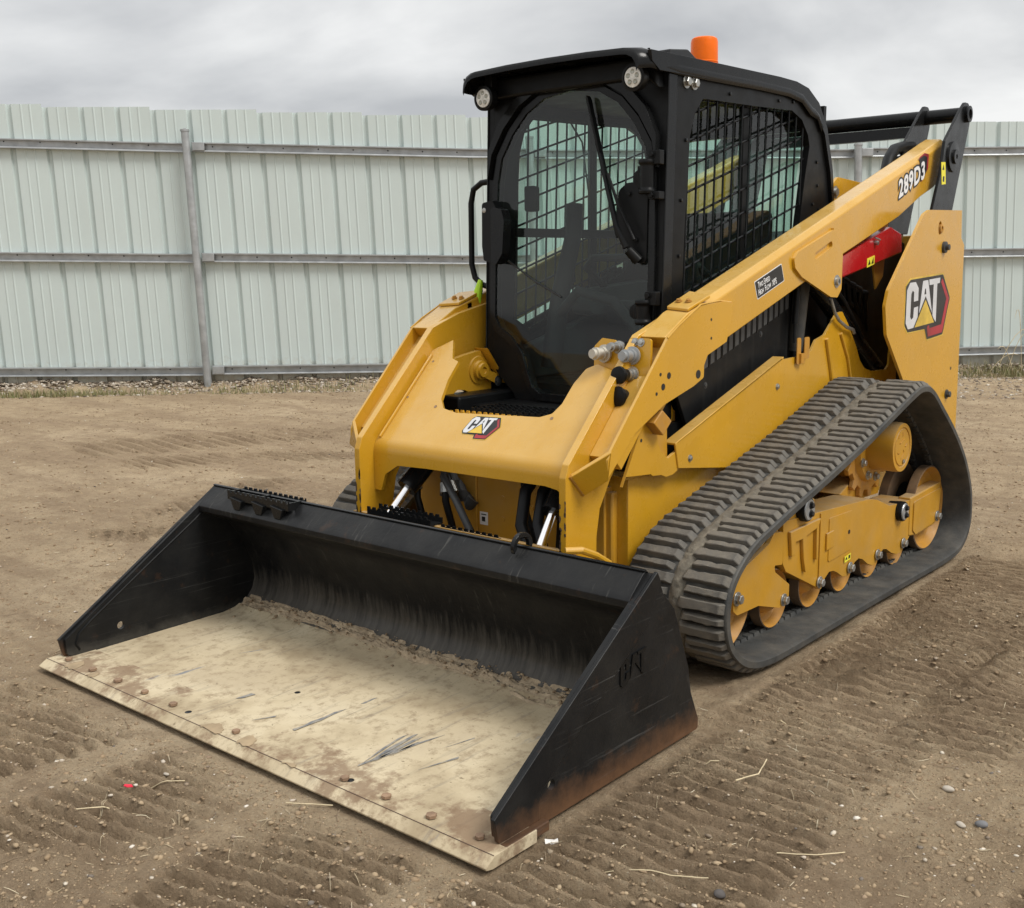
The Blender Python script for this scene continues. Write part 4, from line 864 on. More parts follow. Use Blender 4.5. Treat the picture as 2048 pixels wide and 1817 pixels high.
# ---- chassis
def chassis():
    mb = MB(); mb.side([(1.630, .30), (1.630, .648), (1.50, .648), (1.36, .628), (1.30, .66), (.60, .70), (-.2, .70), (-.95, .62), (-.95, .25), (1.55, .22)], -.515, .515)
    ch = mb.build('chassis', YEL, M, bevel=.006)
    MB().box((1.33, -.47, .28), (1.66, .47, .60)).build('chassis_nose', YELD, M, bevel=.008)
    # flanged nose top
    for s in (1, -1):
        MB().top([(1.50, s * .40), (1.632, s * .40), (1.655, s * .52), (1.52, s * .52)], .648, .656).build('nose_flange', YEL, M)
    # body side: upright between arm and sill, sill guard, rear quarter
    for s in (1, -1):
        up_ = [(1.73, .64), (1.56, .93), (1.44, .96), (1.458, .902), (1.526, .84), (1.525, .800), (1.515, .760), (1.497, .732), (1.452, .700), (1.385, .722), (1.362, .70), (1.366, .655), (1.415, .637), (1.464, .635), (1.496, .647), (1.55, .652), (1.56, .659), (1.71, .672)]
        MB().side(up_, s * .548, s * .560).build('front_upright', YEL, M, bevel=.002)
        sill = [(1.392, .664), (1.412, .742), (1.402, .748), (.62, .992), (.600, .985), (.590, .60), (1.0, .60), (1.39, .655)]
        so = MB().side(sill, s * .558, s * .566).build('sill_guard', YEL, M, bevel=.002)
        MB().frame((1.412, s * .566, .745), Vector((-.805, 0, .247)).normalized(), (0, -s, 0), (0, 0, 1), [(0, 0), (.845, 0), (.845, .05), (0, .05)], -.004, .004).build('sill_flange', YEL, so, bevel=.002)
        for (x, z) in [(1.315, .682), (.655, .880)]: MB().bolt((x, s * .566, z), (0, s, 0), .009, .008).build('sill_bolt', STEEL, so)
        rq = fillet([(.590, .60), (.590, .984), (.40, .988), (.345, 1.0), (.300, 1.045), (.215, 1.062), (.10, 1.15), (.045, 1.155), (-.02, 1.10), (-.12, .99), (-.165, .925), (-.22, .885), (-.30, .865), (-.47, .858), (-.505, .875), (-.52, .98), (-.60, 1.05), (-.60, .60)], .02, {3, 4, 5, 6, 7, 11, 12, 13, 14})
        q = MB().side(rq, s * .548, s * .558).build('rear_quarter_panel', YEL, M, bevel=.002)
        rib = MB().tube([(.205, s * .562, 1.045), (.16, s * .562, .93), (.115, s * .562, .80)], .010, 8); rib.tube([(.06, s * .562, 1.06), (-.02, s * .562, .95), (-.08, s * .562, .80)], .008, 8); rib.build('panel_rib', YEL, q)
        # gas-strut latch
        l = MB(); l.side(fillet([(.440, 1.065), (.440, .975), (.395, .975), (.395, 1.065)], .012), s * .572, s * .576); l.side(fillet([(.495, 1.065), (.495, .955), (.46, .955), (.46, 1.065)], .012), s * .566, s * .570); l.box((.445, min(s * .56, s * .58), .96), (.475, max(s * .56, s * .58), 1.0)); lo = l.build('latch', YELR, M, bevel=.002)
        MB().tube([(.445, s * .53, 1.04), (.440, s * .53, 1.12)], .006, 8).tube([(.440, s * .53, 1.12), (.425, s * .53, 1.30)], .013, 12).build('gas_strut', BLKM, M)
        # black service panel with louvres under the arm
        pn = MB().side([(1.162, .745), (1.25, .90), (1.26, 1.04), (.28, 1.36), (.28, .95)], s * .452, s * .468).build('service_panel', BLKS, M, bevel=.002)
        for k in range(19):
            x = 1.235 - k * .0465; zt = .992 + (1.235 - x) * .300
            MB().side([(x - .014, zt - .062), (x + .014, zt - .070), (x + .014, zt + .012), (x - .014, zt + .021)], s * .4682, s * .4700).build('louvre', LOUV, pn)
            if k % 2 == 0: MB().side([(x - .0205, zt - .066), (x - .0185, zt - .066), (x - .0185, zt + .03), (x - .0205, zt + .03)], s * .4682, s * .4712).build('louvre_frame', BLK, pn)
        for (x, z) in [(1.05, .915), (.62, 1.085)]: MB().bolt((x, s * .468, z), (0, s, 0), .009, .005).build('panel_bolt', GREYP, pn)
        # hydraulics behind the arm
        MB().tube([(.30, s * .50, 1.33), (-.08, s * .50, 1.10), (-.50, s * .50, .86)], .038, 18).build('lift_cylinder', BLK, M)
        MB().tube([(.28, s * .545, 1.37), (.0, s * .545, 1.20), (-.22, s * .545, 1.02)], .008, 8).build('brake_line', BLKM, M)
        MB().tube([(.205, s * .575, 1.215), (.160, s * .575, 1.155), (.115, s * .575, 1.120), (.03, s * .575, 1.085), (-.035, s * .575, 1.072), (-.05, s * .575, 1.055)], .0075, 10).build('steel_line', STEEL, M)
        for a_ in (0, 1): MB().tube([(.33 - .02 * a_, s * .50, 1.33), (.34, s * .50, 1.2), (.35, s * .49, 1.0 + .03 * a_)], [.03, .033, .03], 12).build('bellows_hose', RUBD, M)
        hs = MB()
        for k in range(5): hs.tube([(.1 - .1 * k, s * (.44 + .02 * (k % 2)), 1.36 - .03 * k), (-.1 - .07 * k, s * .48, 1.30 - .02 * k), (-.2 - .06 * k, s * .45, 1.18), (-.35 - .04 * k, s * .43, 1.2 - .04 * k)], .016, 10)
        hs.build('hydraulic_hoses', BLKM, M)
    MB().box((1.60, -.447, .345), (1.672, .445, .615)).build('front_cover', YELD, M, bevel=.004)
    MB().tube([(1.676, -.15, .34), (1.676, -.15, .60)], .004, 6).build('weld_bead', YELD, M)
    nb = MB()
    for (y, z) in [(-.02, .52), (-.02, .44), (.12, .50), (.12, .43)]: nb.lathe((1.672, y, z), (1, 0, 0), [(0, .010), (.002, .009)], 14)
    nb.build('rivets', YELD, M)['kind'] = 'stuff'
    lb = MB().box((1.6722, -.135, .405), (1.6732, -.095, .455)).build('white_label', WHT, M); MB().box((1.6733, -.125, .418), (1.6737, -.108, .436)).build('label_mark', DBLK, lb); MB().box((1.6733, -.128, .443), (1.6737, -.102, .447)).build('label_mark', DBLK, lb)
    # dark cave behind the coupler, hoses, tilt cylinders
    for s in (1, -1):
        MB().tube([(1.72, s * .33, .66), (1.845, s * .352, .545)], .040, 20).build('tilt_cylinder', BLK, M)
        MB().tube([(1.83, s * .350, .558), (2.01, s * .385, .36)], .0175, 18).build('cylinder_rod', CHROME, M)
    h = MB(); h.tube([(1.74, -.22, .68), (1.80, -.20, .60), (1.84, -.10, .53), (1.86, -.02, .44), (1.86, .0, .36)], .014, 12); h.build('braided_hose', GREYP, M)
    h = MB(); h.tube([(1.74, .24, .70), (1.82, .215, .60), (1.87, .235, .49), (1.90, .30, .40), (1.93, .36, .36)], .022, 12); h.tube([(1.72, .30, .70), (1.80, .275, .60), (1.86, .30, .50), (1.90, .36, .42)], .020, 12); h.build('sleeved_hose', BLKM, M)
    g = MB()
    for k in range(4): g.tube([(1.66, -.36 + .05 * k, .66 - .05 * k), (1.70, -.28 + .04 * k, .60 - .04 * k), (1.69, -.30 + .05 * k, .50)], .022, 10)
    g.build('coupler_hoses', GREYP, M)
    for k, (ya, yb, xa) in enumerate([(-.32, -.12, 1.72), (-.27, -.20, 1.74), (.10, .20, 1.73), (-.40, -.33, 1.76), (.36, .28, 1.71)]):
        hq = MB().tube([(1.68, ya, .70), (xa, ya + (yb - ya) * .3, .60), (xa + .03, ya + (yb - ya) * .7, .50), (xa + .01, yb, .38)], .011 + .003 * (k % 2), 10).build('hydraulic_hose', BLKM, M)
        MB().tube([(xa + .012, ya + (yb - ya) * .45, .565), (xa + .022, ya + (yb - ya) * .6, .53)], .017 + .003 * (k % 2), 10).build('hose_clamp', STEEL, hq)
    MB().top([(1.70, -.40), (1.98, -.40), (1.98, .40), (1.70, .40)], .34, .352).build('coupler_deck', YELD, M)
    MB().front([(-.60, .05), (-.60, .40), (-.52, .46), (.52, .46), (.60, .40), (.60, .05)], 1.945, 1.965).build('bucket_coupler', YELD, M, bevel=.004)
    # serrated steps at the front of the chassis
    def serr(y0, y1, x, z, m, par=M, nm='step_tread', n=None, dep=.06):
        mb = MB(); n = n or int((y1 - y0) / .028)
        for xx in (x, x - dep):
            pts = [(y0, z - .03)]
            for i in range(n): y = y0 + (y1 - y0) * i / n; pts += [(y, z), (y + .012, z), (y + .015, z - .009), (y + .025, z - .009)]
            pts += [(y1, z - .009), (y1, z - .03)]; mb.front(pts, xx - .003, xx + .003)
        mb.box((x - dep, y0, z - .032), (x, y1, z - .027)); return mb.build(nm, m, par)
    serr(-.42, -.09, 1.985, .492, BLK); serr(-.06, .22, 2.02, .470, BLK)
    # cab step: yellow serrated edge and black grating in the cut-out
    serr(-.22, .24, 1.735, .842, YEL, nm='step_edge', dep=.03)
    for k in range(4): serr(-.16, .30, 1.68 - .045 * k, .852, BLKM, nm='grating_bar', dep=.018)
    MB().box((1.20, -.36, .80), (1.52, .36, .835)).build('cab_floor_deck', BLKM, M, bevel=.004)
    # rear engine body
    eb = MB().side([(-.12, .60), (-.12, 1.44), (-.35, 1.52), (-.95, 1.46), (-1.0, .60)], -.44, .44).build('engine_hood', BLKM, M, bevel=.01)
    MB().side([(-.95, .45), (-.98, 1.50), (-1.06, 1.45), (-1.08, .45)], -.70, .70).build('rear_door', YEL, M, bevel=.01)
    MB().lathe((-.62, .12, 1.50), (0, 0, 1), [(0, .062), (.30, .062), (.33, .055), (.345, .03)], 26).build('exhaust_stack', GREYP, M)
    MB().side(fillet([(-.22, 1.53), (-.26, 1.72), (-.32, 1.76), (-.62, 1.745), (-.60, 1.50)], .02), .335, .350).build('hood_bracket', YEL, M, bevel=.002)
    MB().lathe((-.30, .300, 1.69), (0, 1, 0), [(0, .03), (.05, .03), (.051, .02), (.06, .018)], 18).build('bracket_pin', STEEL, M)
    MB().lathe((-.16, .33, 1.68), (1, 0, .1), [(0, .030), (.06, .030), (.062, .040), (.10, .040)], 18).build('cab_mount', YELD, M)
    MB().tube([(-.42, .44, 1.58), (-.52, .45, 1.68), (-.575, .455, 1.735)], .020, 14).build('hydraulic_hose', BLKM, M)
    MB().tube([(-.535, .452, 1.715), (-.60, .458, 1.775)], .036, 18).build('yellow_collar', YEL, M)
    MB().tube([(-.60, .46, 1.77), (-.66, .45, 1.85), (-.75, .44, 1.905), (-.86, .44, 1.925), (-.95, .45, 1.93)], .028, 14).tube([(-.66, .47, 1.80), (-.74, .46, 1.85), (-.86, .46, 1.875)], .020, 12).build('curved_hose', BLKM, M)
MB().box((1.22, -.43, .78), (1.60, -.30, .872)).build('dark_hole_block', BLKM, M, bevel=.01)  # black blocks added to stand for the dark hole under the castings
MB().box((1.22, .30, .78), (1.60, .43, .872)).build('dark_hole_block', BLKM, M, bevel=.01)
chassis()

# ---- lift arms, front legs, torque plate
LEG = fillet([(1.20, 1.225), (1.40, 1.185), (1.556, 1.135), (1.950, .742), (1.966, .70), (1.966, .26), (1.80, .26), (1.798, .478), (1.780, .568), (1.720, .661), (1.60, .80), (1.30, 1.00), (1.20, 1.05)], .02, {3, 4})
ARM = [(-1.02, 1.978), (-.93, 1.958), (-.80, 1.905), (1.226, 1.262), (1.30, 1.235), (1.33, 1.12), (1.28, 1.055), (.484, 1.300), (.19, 1.392), (-.43, 1.570), (-.692, 1.672), (-.858, 1.722), (-.93, 1.80)]
def arm(s):
    # box beam with a chamfered top edge
    def sec(x):   # top and bottom heights along the beam
        return float(np.interp(x, [-1.0, -.80, 1.226, 1.33], [1.975, 1.905, 1.262, 1.228])), float(np.interp(x, [-1.0, -.858, -.692, -.43, .19, .484, 1.283, 1.33], [1.80, 1.722, 1.672, 1.570, 1.392, 1.300, 1.055, 1.04]))
    xs = [-.985, -.90, -.858, -.692, -.43, .19, .484, .9, 1.226, 1.33]; mb = MB(); m = 6
    for x in xs:
        t, b = sec(x)
        if x < -.95: t -= .004
        for (y, z) in [(.497, b), (.497, t - .006), (.505, t), (.580, t - .004), (.602, t - .026), (.602, b)]: mb.v.append((x, s * y, z))
    for i in range(len(xs) - 1):
        for k in range(m): mb.f.append((i * m + k, i * m + (k + 1) % m, (i + 1) * m + (k + 1) % m, (i + 1) * m + k))
    mb.f += [tuple(range(m)), tuple((len(xs) - 1) * m + k for k in range(m))]
    A = mb.build('lift_arm', YEL, M, bevel=.004, ang=30)
    # leg plate, outer channel plate, channel floor
    LG = MB().side(LEG, s * .476, s * .504).build('arm_leg', YEL, M, bevel=.002)
    outp = fillet([(1.10, 1.226), (1.16, 1.238), (1.332, 1.229), (1.474, 1.163), (1.542, 1.130), (1.869, .790), (1.885, .760), (1.888, .700), (1.734, .828), (1.56, .905), (1.375, .950), (1.306, .975), (1.305, 1.018), (1.283, 1.052), (1.15, 1.092)], .014, {3, 4, 6, 11, 12, 13})
    op = MB().side(outp, s * .603, s * .613).build('arm_side_plate', YEL, M, bevel=.002)
    MB().side([(1.50, 1.10), (1.84, .758), (1.80, .715), (1.46, 1.06)], s * .505, s * .603).build('channel_floor', YEL, M, bevel=.002)
    MB().side([(1.30, 1.235), (1.40, 1.205), (1.545, 1.13), (1.47, 1.05), (1.28, 1.06)], s * .497, s * .6028).build('arm_knee', YEL, M, bevel=.004)
    ch_ = MB(); rr_ = random.Random(5 + s)
    for _ in range(16):
        z0_ = rr_.choice([rr_.uniform(.43, .52), rr_.uniform(.43, .66)]); y0_ = s * rr_.choice([.479, .501]); a_, b_ = rr_.uniform(.003, .008), rr_.uniform(.006, .022)
        pp = [(y0_ + a_ * math.cos(t) * rr_.uniform(.6, 1.2), z0_ + b_ * math.sin(t) * rr_.uniform(.6, 1.2)) for t in np.linspace(0, 2 * math.pi, 9, endpoint=False)]
        pp = [(max(min(y, .5035), .4765) if s > 0 else min(max(y, -.5035), -.4765), z) for y, z in pp]
        ch_.front(pp, 1.9655, 1.9664)
    ch_.build('paint_chips', CHIP, LG)['kind'] = 'stuff'
    # deflector plate across the channel foot
    a_, b_, c_, d_ = Vector((1.943, .505 * s, .707)), Vector((1.869, .612 * s, .788)), Vector((1.888, .612 * s, .699)), Vector((1.870, .505 * s, .633))
    nn = (b_ - a_).cross(d_ - a_).normalized() * .007
    MB().add([a_ - nn, b_ - nn, c_ - nn, d_ - nn, a_ + nn, b_ + nn, c_ + nn, d_ + nn], [(0, 3, 2, 1), (4, 5, 6, 7), (0, 1, 5, 4), (1, 2, 6, 5), (2, 3, 7, 6), (3, 0, 4, 7)]).build('deflector', YEL, M, bevel=.002)
    MB().tube([a_ + Vector((.004, 0, 0)), d_ + Vector((.004, 0, 0))], .007, 8).build('weld_bead', YELR, M)
    # top bracket where the steel lines end
    bk = [(1.235, .500), (1.375, .500), (1.400, .595), (1.262, .612)]
    bz = lambda x: 1.262 - (x - 1.226) * .33
    MB().prism([(1.225, .500), (1.375, .500), (1.395, .598), (1.262, .607)], lambda x, y: (x, s * y, bz(x) + .002), lambda x, y: (x, s * y, bz(x) + .014)).build('arm_bracket', YEL, M, bevel=.003)
    bb = MB()
    for y in (.524, .563): bb.bolt((1.335, s * y, 1.242), (.3, 0, 1), .0085, .010)
    bb.build('bracket_bolt', YELR, M)
    # side details: gusset with slot, pin, holes
    slot = [(.318 + .011 * math.cos(t), 1.438 + .013 * math.sin(t)) for t in np.linspace(-math.pi / 2, math.pi / 2, 7)][::-1] if False else None
    g = fillet([(.285, 1.509), (.285, 1.502), (.600, 1.412), (.636, 1.385), (.622, 1.348), (.560, 1.312), (.289, 1.226), (.225, 1.222), (.188, 1.255), (.186, 1.40)], .014, {2, 3, 4, 6, 7, 8})
    import_slot = [(.448 - .148 * t - .0, 1.393 + .050 * t) for t in (0, 1)]
    u_ = Vector((-.148, 0, .050)).normalized(); w_ = Vector((-u_.z, 0, u_.x)); cs = []
    for cx, cz, a0 in ((.440, 1.396, math.pi / 2), (.305, 1.441, -math.pi / 2)):
        for k in range(7):
            t = a0 + math.pi * k / 6; cs.append((cx + u_.x * .014 * math.cos(t) + w_.x * .014 * math.sin(t), cz + u_.z * .014 * math.cos(t) + w_.z * .014 * math.sin(t)))
    gs = MB().side(g, s * .602, s * .614, holes=[cs]).build('gusset', YEL, A, bevel=.003)
    MB().lathe((.238, s * .614, 1.290), (0, s, 0), [(0, .027), (.002, .027), (.002, .017), (.012, .017), (.012, .009), (.002, .008)], 22).build('gusset_pin', STEEL, A)
    for (x, z, r) in [(1.587, 1.009, .006), (1.57, .966, .0115), (1.535, 1.001, .0115), (1.61, .946, .006), (1.262, 1.177, .005), (1.26, 1.111, .005), (1.345, .990, .0155), (1.70, .80, .006)]: MB().lathe((x, s * .6132, z), (0, s, 0), [(0, r), (.0008, r)], 16).build('bolt_hole', DBLK, op)
    MB().tube([(1.545, s * .613, 1.128), (1.48, s * .613, 1.165), (1.335, s * .613, 1.232), (1.20, s * .609, 1.241), (1.11, s * .605, 1.232)], .0035, 6).build('weld_bead', YEL, op)
    # rear pivot link: two black plates, cross tube between both sides
    ln = fillet([(-.835, 1.935), (-1.030, 2.100), (-1.085, 2.140), (-1.135, 2.140), (-1.175, 2.105), (-1.165, 2.04), (-.935, 1.50), (-.66, 1.50), (-.80, 1.79)], .03, {2, 3, 4})
    li = MB().side(ln, s * .640, s * .655).build('rear_link', BLK, M, bevel=.003); MB().side(ln, s * .440, s * .455).build('rear_link', BLK, M, bevel=.003)
    MB().lathe((-.945, s * .655, 1.868), (0, s, 0), [(0, .074), (.010, .072), (.012, .035), (.022, .034), (.022, .012), (.018, .010)], 30).build('pivot_cover', BLK, li)
    MB().lathe((-1.118, s * .655, 2.085), (0, s, 0), [(0, .040), (.016, .040), (.018, .024), (.008, .022)], 24).build('link_boss', BLK, li)
    lw = MB().side([(-.795, 1.835), (-.85, 1.838), (-.868, 1.735), (-.815, 1.730)][::-1], s * .655, s * .6565).build('warning_label', LYEL, li)
    MB().side([(-.812, 1.80), (-.838, 1.80), (-.827, 1.825)], s * .6565, s * .6572).build('warning_mark', DBLK, lw); MB().side([(-.825, 1.745), (-.845, 1.745), (-.845, 1.77), (-.825, 1.77)], s * .6565, s * .6572).build('warning_mark', DBLK, lw)
    # tower plate at the rear corner
    tw = fillet([(-.497, 1.600), (-.926, 1.609), (-.985, 1.0), (-.99, .55), (-.50, .52), (-.385, .70), (-.276, .828), (-.055, 1.050), (-.026, 1.175), (-.055, 1.245), (-.429, 1.580)], {0: .05, 7: .03, 8: .03, 9: .03, 10: .04}, {0, 7, 8, 9, 10})
    tk = [(-.640 + .022 * math.cos(t), 1.520 + .032 * math.sin(t)) for t in np.linspace(0, 2 * math.pi, 18, endpoint=False)]
    T = MB().side(tw, s * .708, s * .722, holes=[tk]).build('rear_tower', YEL, M, bevel=.002)
    MB().side([(-.45, 1.59), (-.92, 1.60), (-.98, .55), (-.30, .55), (-.40, .9), (-.52, .98), (-.40, 1.3)], s * .425, s * .437).build('inner_tower', YELD, M, bevel=.002)
    MB().lathe((-.655, s * .700, 1.518), (0, s, 0), [(0, .020), (.026, .020), (.028, .012), (.014, .010)], 20).build('tie_down_eye', YELR, T)
    MB().lathe((-.700, s * .722, 1.431), (0, s, 0), [(0, .028), (.012, .027), (.013, .014), (.028, .014), (.029, .008)], 22).build('tower_bolt', GREYP, T)
    MB().bolt((-.84, s * .722, .715), (0, s, 0), .016, .022).build('tower_bolt', GREYP, T)
    MB().lathe((-.885, s * .7222, .840), (0, s, 0), [(0, .008), (.0006, .008)], 12).build('bolt_hole', DBLK, T)
    MB().side([(-.30, 1.46), (-.42, 1.56), (-.50, 1.56), (-.46, 1.30), (-.38, 1.24), (-.33, 1.38)], s * .52, s * .53).build('pivot_web', YELD, M, bevel=.002)
    # red arm brace
    if s > 0:
        br = [(.125, 1.375), (-.395, 1.535), (-.43, 1.515), (-.545, 1.480), (-.560, 1.400), (-.10, 1.225), (.110, 1.215)]
        R_ = MB().side([(.14, 1.390), (-.40, 1.525), (-.53, 1.495), (-.545, 1.408), (.12, 1.30)], .535, .585).build('arm_brace', RED, M, bevel=.008)
        w2 = MB().side([(-.135, 1.382), (-.135, 1.342), (-.215, 1.358), (-.215, 1.397)], .585, .5866).build('warning_label', LYEL, R_)
        MB().side([(-.145, 1.352), (-.158, 1.378), (-.170, 1.358)], .5866, .5874).build('warning_mark', DBLK, w2); MB().side([(-.18, 1.358), (-.20, 1.388), (-.205, 1.362)], .5866, .5874).build('warning_mark', DBLK, w2)
        MB().tube([(-.215, .585, 1.455), (-.215, .602, 1.450)], .010, 12).tube([(-.19, .595, 1.475), (-.24, .598, 1.465)], .004, 8).build('brace_pin', STEEL, R_)
    return A, T
AL_, TL2 = arm(1); arm(-1)
MB().tube([(-1.118, -.655, 2.085), (-1.118, .655, 2.085)], .036, 28).build('cross_tube', BLK, M)
MB().side([(-1.09, 2.045), (-1.14, 2.045), (-1.12, 1.99), (-1.08, 1.99)], -.44, .44).build('cross_tube_web', BLK, M)

# torque plate between the legs
U_ = Vector((0, 1, 0)); V_ = Vector((-1, 0, 1)).normalized(); W_ = Vector((1, 0, 1)).normalized(); O_ = Vector((1.872, 0, .733))
def tp(x): return (1.872 - x) * math.sqrt(2)
tpl = [(-.475, 0), (.475, 0), (.475, tp(1.605)), (.345, tp(1.575)), (.308, tp(1.592)), (.290, tp(1.640)), (.288, tp(1.705)), (.270, tp(1.738)), (.225, tp(1.752)), (-.160, tp(1.765)), (-.235, tp(1.755)), (-.275, tp(1.725)), (-.300, tp(1.66)), (-.305, tp(1.595)), (-.345, tp(1.585)), (-.40, tp(1.520)), (-.475, tp(1.56))]
tpl = fillet(tpl, .018, {3, 4, 5, 7, 8, 10, 11, 12})
tpo = MB().frame(O_, U_, V_, W_, tpl, -.014, 0).build('torque_plate', YEL, M)
# rolled bend and the upright lower skirt
mb = MB(); yy = [-.475, .475]; arc = []
for t in np.linspace(0, 1, 9):
    a = R(45) * (1 - t); c0 = O_ + W_ * (-.075); arc.append((c0.x + .075 * math.cos(a), c0.z + .075 * math.sin(a)))
xb, zb = arc[-1]
for side_, off in ((0, 0), (1, -.014)):
    for (x, z), t in zip(arc, np.linspace(0, 1, 9)):
        a = R(45) * (1 - t)
        for y in yy: mb.v.append((x + off * math.cos(a), y, z + off * math.sin(a)))
for k in range(8):
    for side_ in (0, 1): o = side_ * 18; mb.f.append((o + 2 * k, o + 2 * k + 1, o + 2 * k + 3, o + 2 * k + 2))
mb.f += [(0, 1, 19, 18), (16, 17, 35, 34)] + [(2 * k + e, 2 * k + 2 + e, 18 + 2 * k + 2 + e, 18 + 2 * k + e) for k in range(8) for e in (0, 1)]
mb.build('torque_plate_bend', YEL, M)
sk = fillet([(-.475, zb + .001), (-.475, .535), (-.440, .535), (-.415, .600), (-.345, .640), (-.20, .645), (.20, .647), (.36, .648), (.415, .640), (.455, .600), (.475, .590), (.475, zb + .001)], .02, {3, 4, 8, 9})
MB().front(sk, xb - .014, xb).build('torque_skirt', YEL, M)
h2 = MB()
for (y, x) in [(-.279, 1.752), (.279, 1.752)]: q = O_ + U_ * y + V_ * tp(x); h2.lathe(q + W_ * .0004, W_, [(0, .0065), (.0006, .0065)], 14)
for (y, x) in [(-.435, 1.60), (-.45, 1.73)]: q = O_ + U_ * y + V_ * tp(x); h2.lathe(q + W_ * .0004, W_, [(0, .005), (.0006, .005)], 12)
h2.build('bolt_hole', RUST, tpo)
# flanges where the plate meets the legs
for s in (1, -1):
    MB().frame(O_ + U_ * (s * .458), V_, W_, U_, [(0, 0), (tp(1.58), 0), (tp(1.58), .012), (0, .012)], -.004, .004).build('plate_rib', YEL, tpo, bevel=.003)
cat_decal(tpo, O_ + U_ * (-.080) + V_ * tp(1.824) + W_ * .0005, U_ + V_ * .02, V_ + U_ * .25, W_, .272, .36)
cat_decal(TL2, Vector((-.262, .7222, 1.062)), (-1, 0, .035), (.0, 0, 1), (0, 1, 0), 1.0, 1.0)
# tilt-pin castings on the machine's right (seen past the plate)
for s in (-1, 1):
    bs = fillet([(1.545, 1.005), (1.46, 1.02), (1.36, 1.035), (1.29, .94), (1.20, .83), (1.22, .79), (1.31, .795), (1.37, .845), (1.46, .88), (1.50, .885), (1.58, .84)], .02)
    MB().side(bs, s * .40, s * .425).build('tilt_pin_casting', YEL, M, bevel=.004)
    MB().side([(1.36, 1.045), (1.35, 1.035), (1.245, .90), (1.255, .893)], s * .36, s * .44).build('casting_lip', YEL, M, bevel=.003)
    pn = MB().lathe((1.375, s * .40, .955), (0, -s, 0), [(0, .058), (.006, .056), (.007, .040), (.022, .038), (.024, .030), (.035, .028), (.035, .014), (.02, .012)], 28).build('tilt_pin', YEL, M)
    MB().side(fillet([(1.40, .97), (1.37, .925), (1.275, .885), (1.255, .905), (1.275, .93)], .012), s * .37, s * .38).build('pin_keeper', YEL, pn, bevel=.002)
    MB().bolt((1.288, s * .37, .905), (0, -s, 0), .015, .008).build('keeper_bolt', GREYP, pn)
    MB().box((1.18, min(s * .36, s * .42), .79), (1.27, max(s * .36, s * .42), .83)).build('casting_foot', YELR, M, bevel=.004)
# hydraulic couplers on the left leg only
def coupler(C, ax, sc_, mt, par, cap=None):
    C = Vector(C); ax = Vector(ax).normalized()
    o = MB().lathe(C, ax, [(0, .033 * sc_), (.008, .033 * sc_), (.009, .025 * sc_), (.020, .025 * sc_), (.021, .020 * sc_), (.038, .020 * sc_), (.039, .023 * sc_), (.052, .023 * sc_), (.053, .017 * sc_), (.066, .017 * sc_)], 26).build('hydraulic_coupler', mt, par)
    if cap: MB().lathe(C + ax * .04, ax, [(0, .024 * sc_), (.02, .025 * sc_), (.035, .036 * sc_), (.045, .034 * sc_), (.05, .01)], 20).build('dust_cap', BLKM, o)
    return o
CB = MB().frame((1.585, .44, 1.030), (0, 1, 0), (-.25, 0, 1), (1, 0, .25), fillet([(.035, .095), (.12, .095), (.155, -.13), (.03, -.13), (.02, .02)], .012), -.006, .006).build('coupler_bracket', YEL, M, bevel=.002)
for y in (.500, .525): MB().bolt((1.572, y, 1.112), (1, 0, .25), .010, .009).build('bracket_bolt', STEEL, CB)
CA = (1, .0, .05)
coupler((1.592, .505, 1.068), CA, .95, GALV, M); coupler((1.600, .508, 1.005), CA, .85, STEEL, M, True); coupler((1.612, .512, .935), CA, .95, GREYP, M, True)
MB().frame((1.565, .33, 1.04), (0, 1, 0), (-.2, 0, 1), (1, 0, .2), fillet([(.0, -.03), (.09, -.03), (.12, .02), (.075, .075), (.02, .08), (-.01, .05)], .012), -.005, .005).build('coupler_ear', YEL, M, bevel=.002)
coupler((1.572, .375, 1.068), (1, -.15, .05), .95, mat('dusty_coupler', (.55, .52, .45), .6, metal=.4), M); coupler((1.555, .425, 1.090), (1, .0, .1), .7, STEEL, M)

# decals on the arm
ax_ = Vector((-.361, 0, .127)).normalized(); dn = Vector((.0, 0, 1.0)); dn = (dn - ax_ * dn.dot(ax_) * .35).normalized()
mo = Vector((-.420, .6022, 1.655))
dec = MB().frame(mo, ax_, dn, (0, 1, 0), fillet([(.285, -.012), (.375, .028), (.385, .092), (.330, .112), (.26, .110)], .008), -.001, .0006).build('model_decal_back', DRED, AL_)
MB().frame(mo, ax_, dn, (0, 1, 0), fillet([(.275, -.010), (.355, .020), (.362, .085), (.318, .104), (.26, .104)], .008), -.001, .0010).build('model_decal_inner', DBLK, AL_)
text_part('model_outline', '289D3', mo, ax_, dn, (0, 1, 0), .078, AL_, DBLK, 1.02, .10, .0006, .0009, 1.10)
text_part('model_number', '289D3', mo, ax_, dn, (0, 1, 0), .078, AL_, WHT, 1.02, .028, .0008, .0012, 1.10)
so_ = Vector((.905, .6022, 1.238)); bx_ = Vector((-.21, 0, .065)).normalized(); bn_ = Vector((.14, 0, .335)).normalized()
MB().frame(so_, bx_, bn_, (0, 1, 0), fillet([(-.003, -.003), (.222, -.003), (.222, .070), (-.003, .070)], .005), -.001, .0005).build('speed_decal_edge', WHT, AL_)
MB().frame(so_, bx_, bn_, (0, 1, 0), fillet([(0, 0), (.219, 0), (.219, .067), (0, .067)], .005), -.001, .0010).build('speed_decal', DBLK, AL_)
bs_ = (bn_ + bx_ * .12)
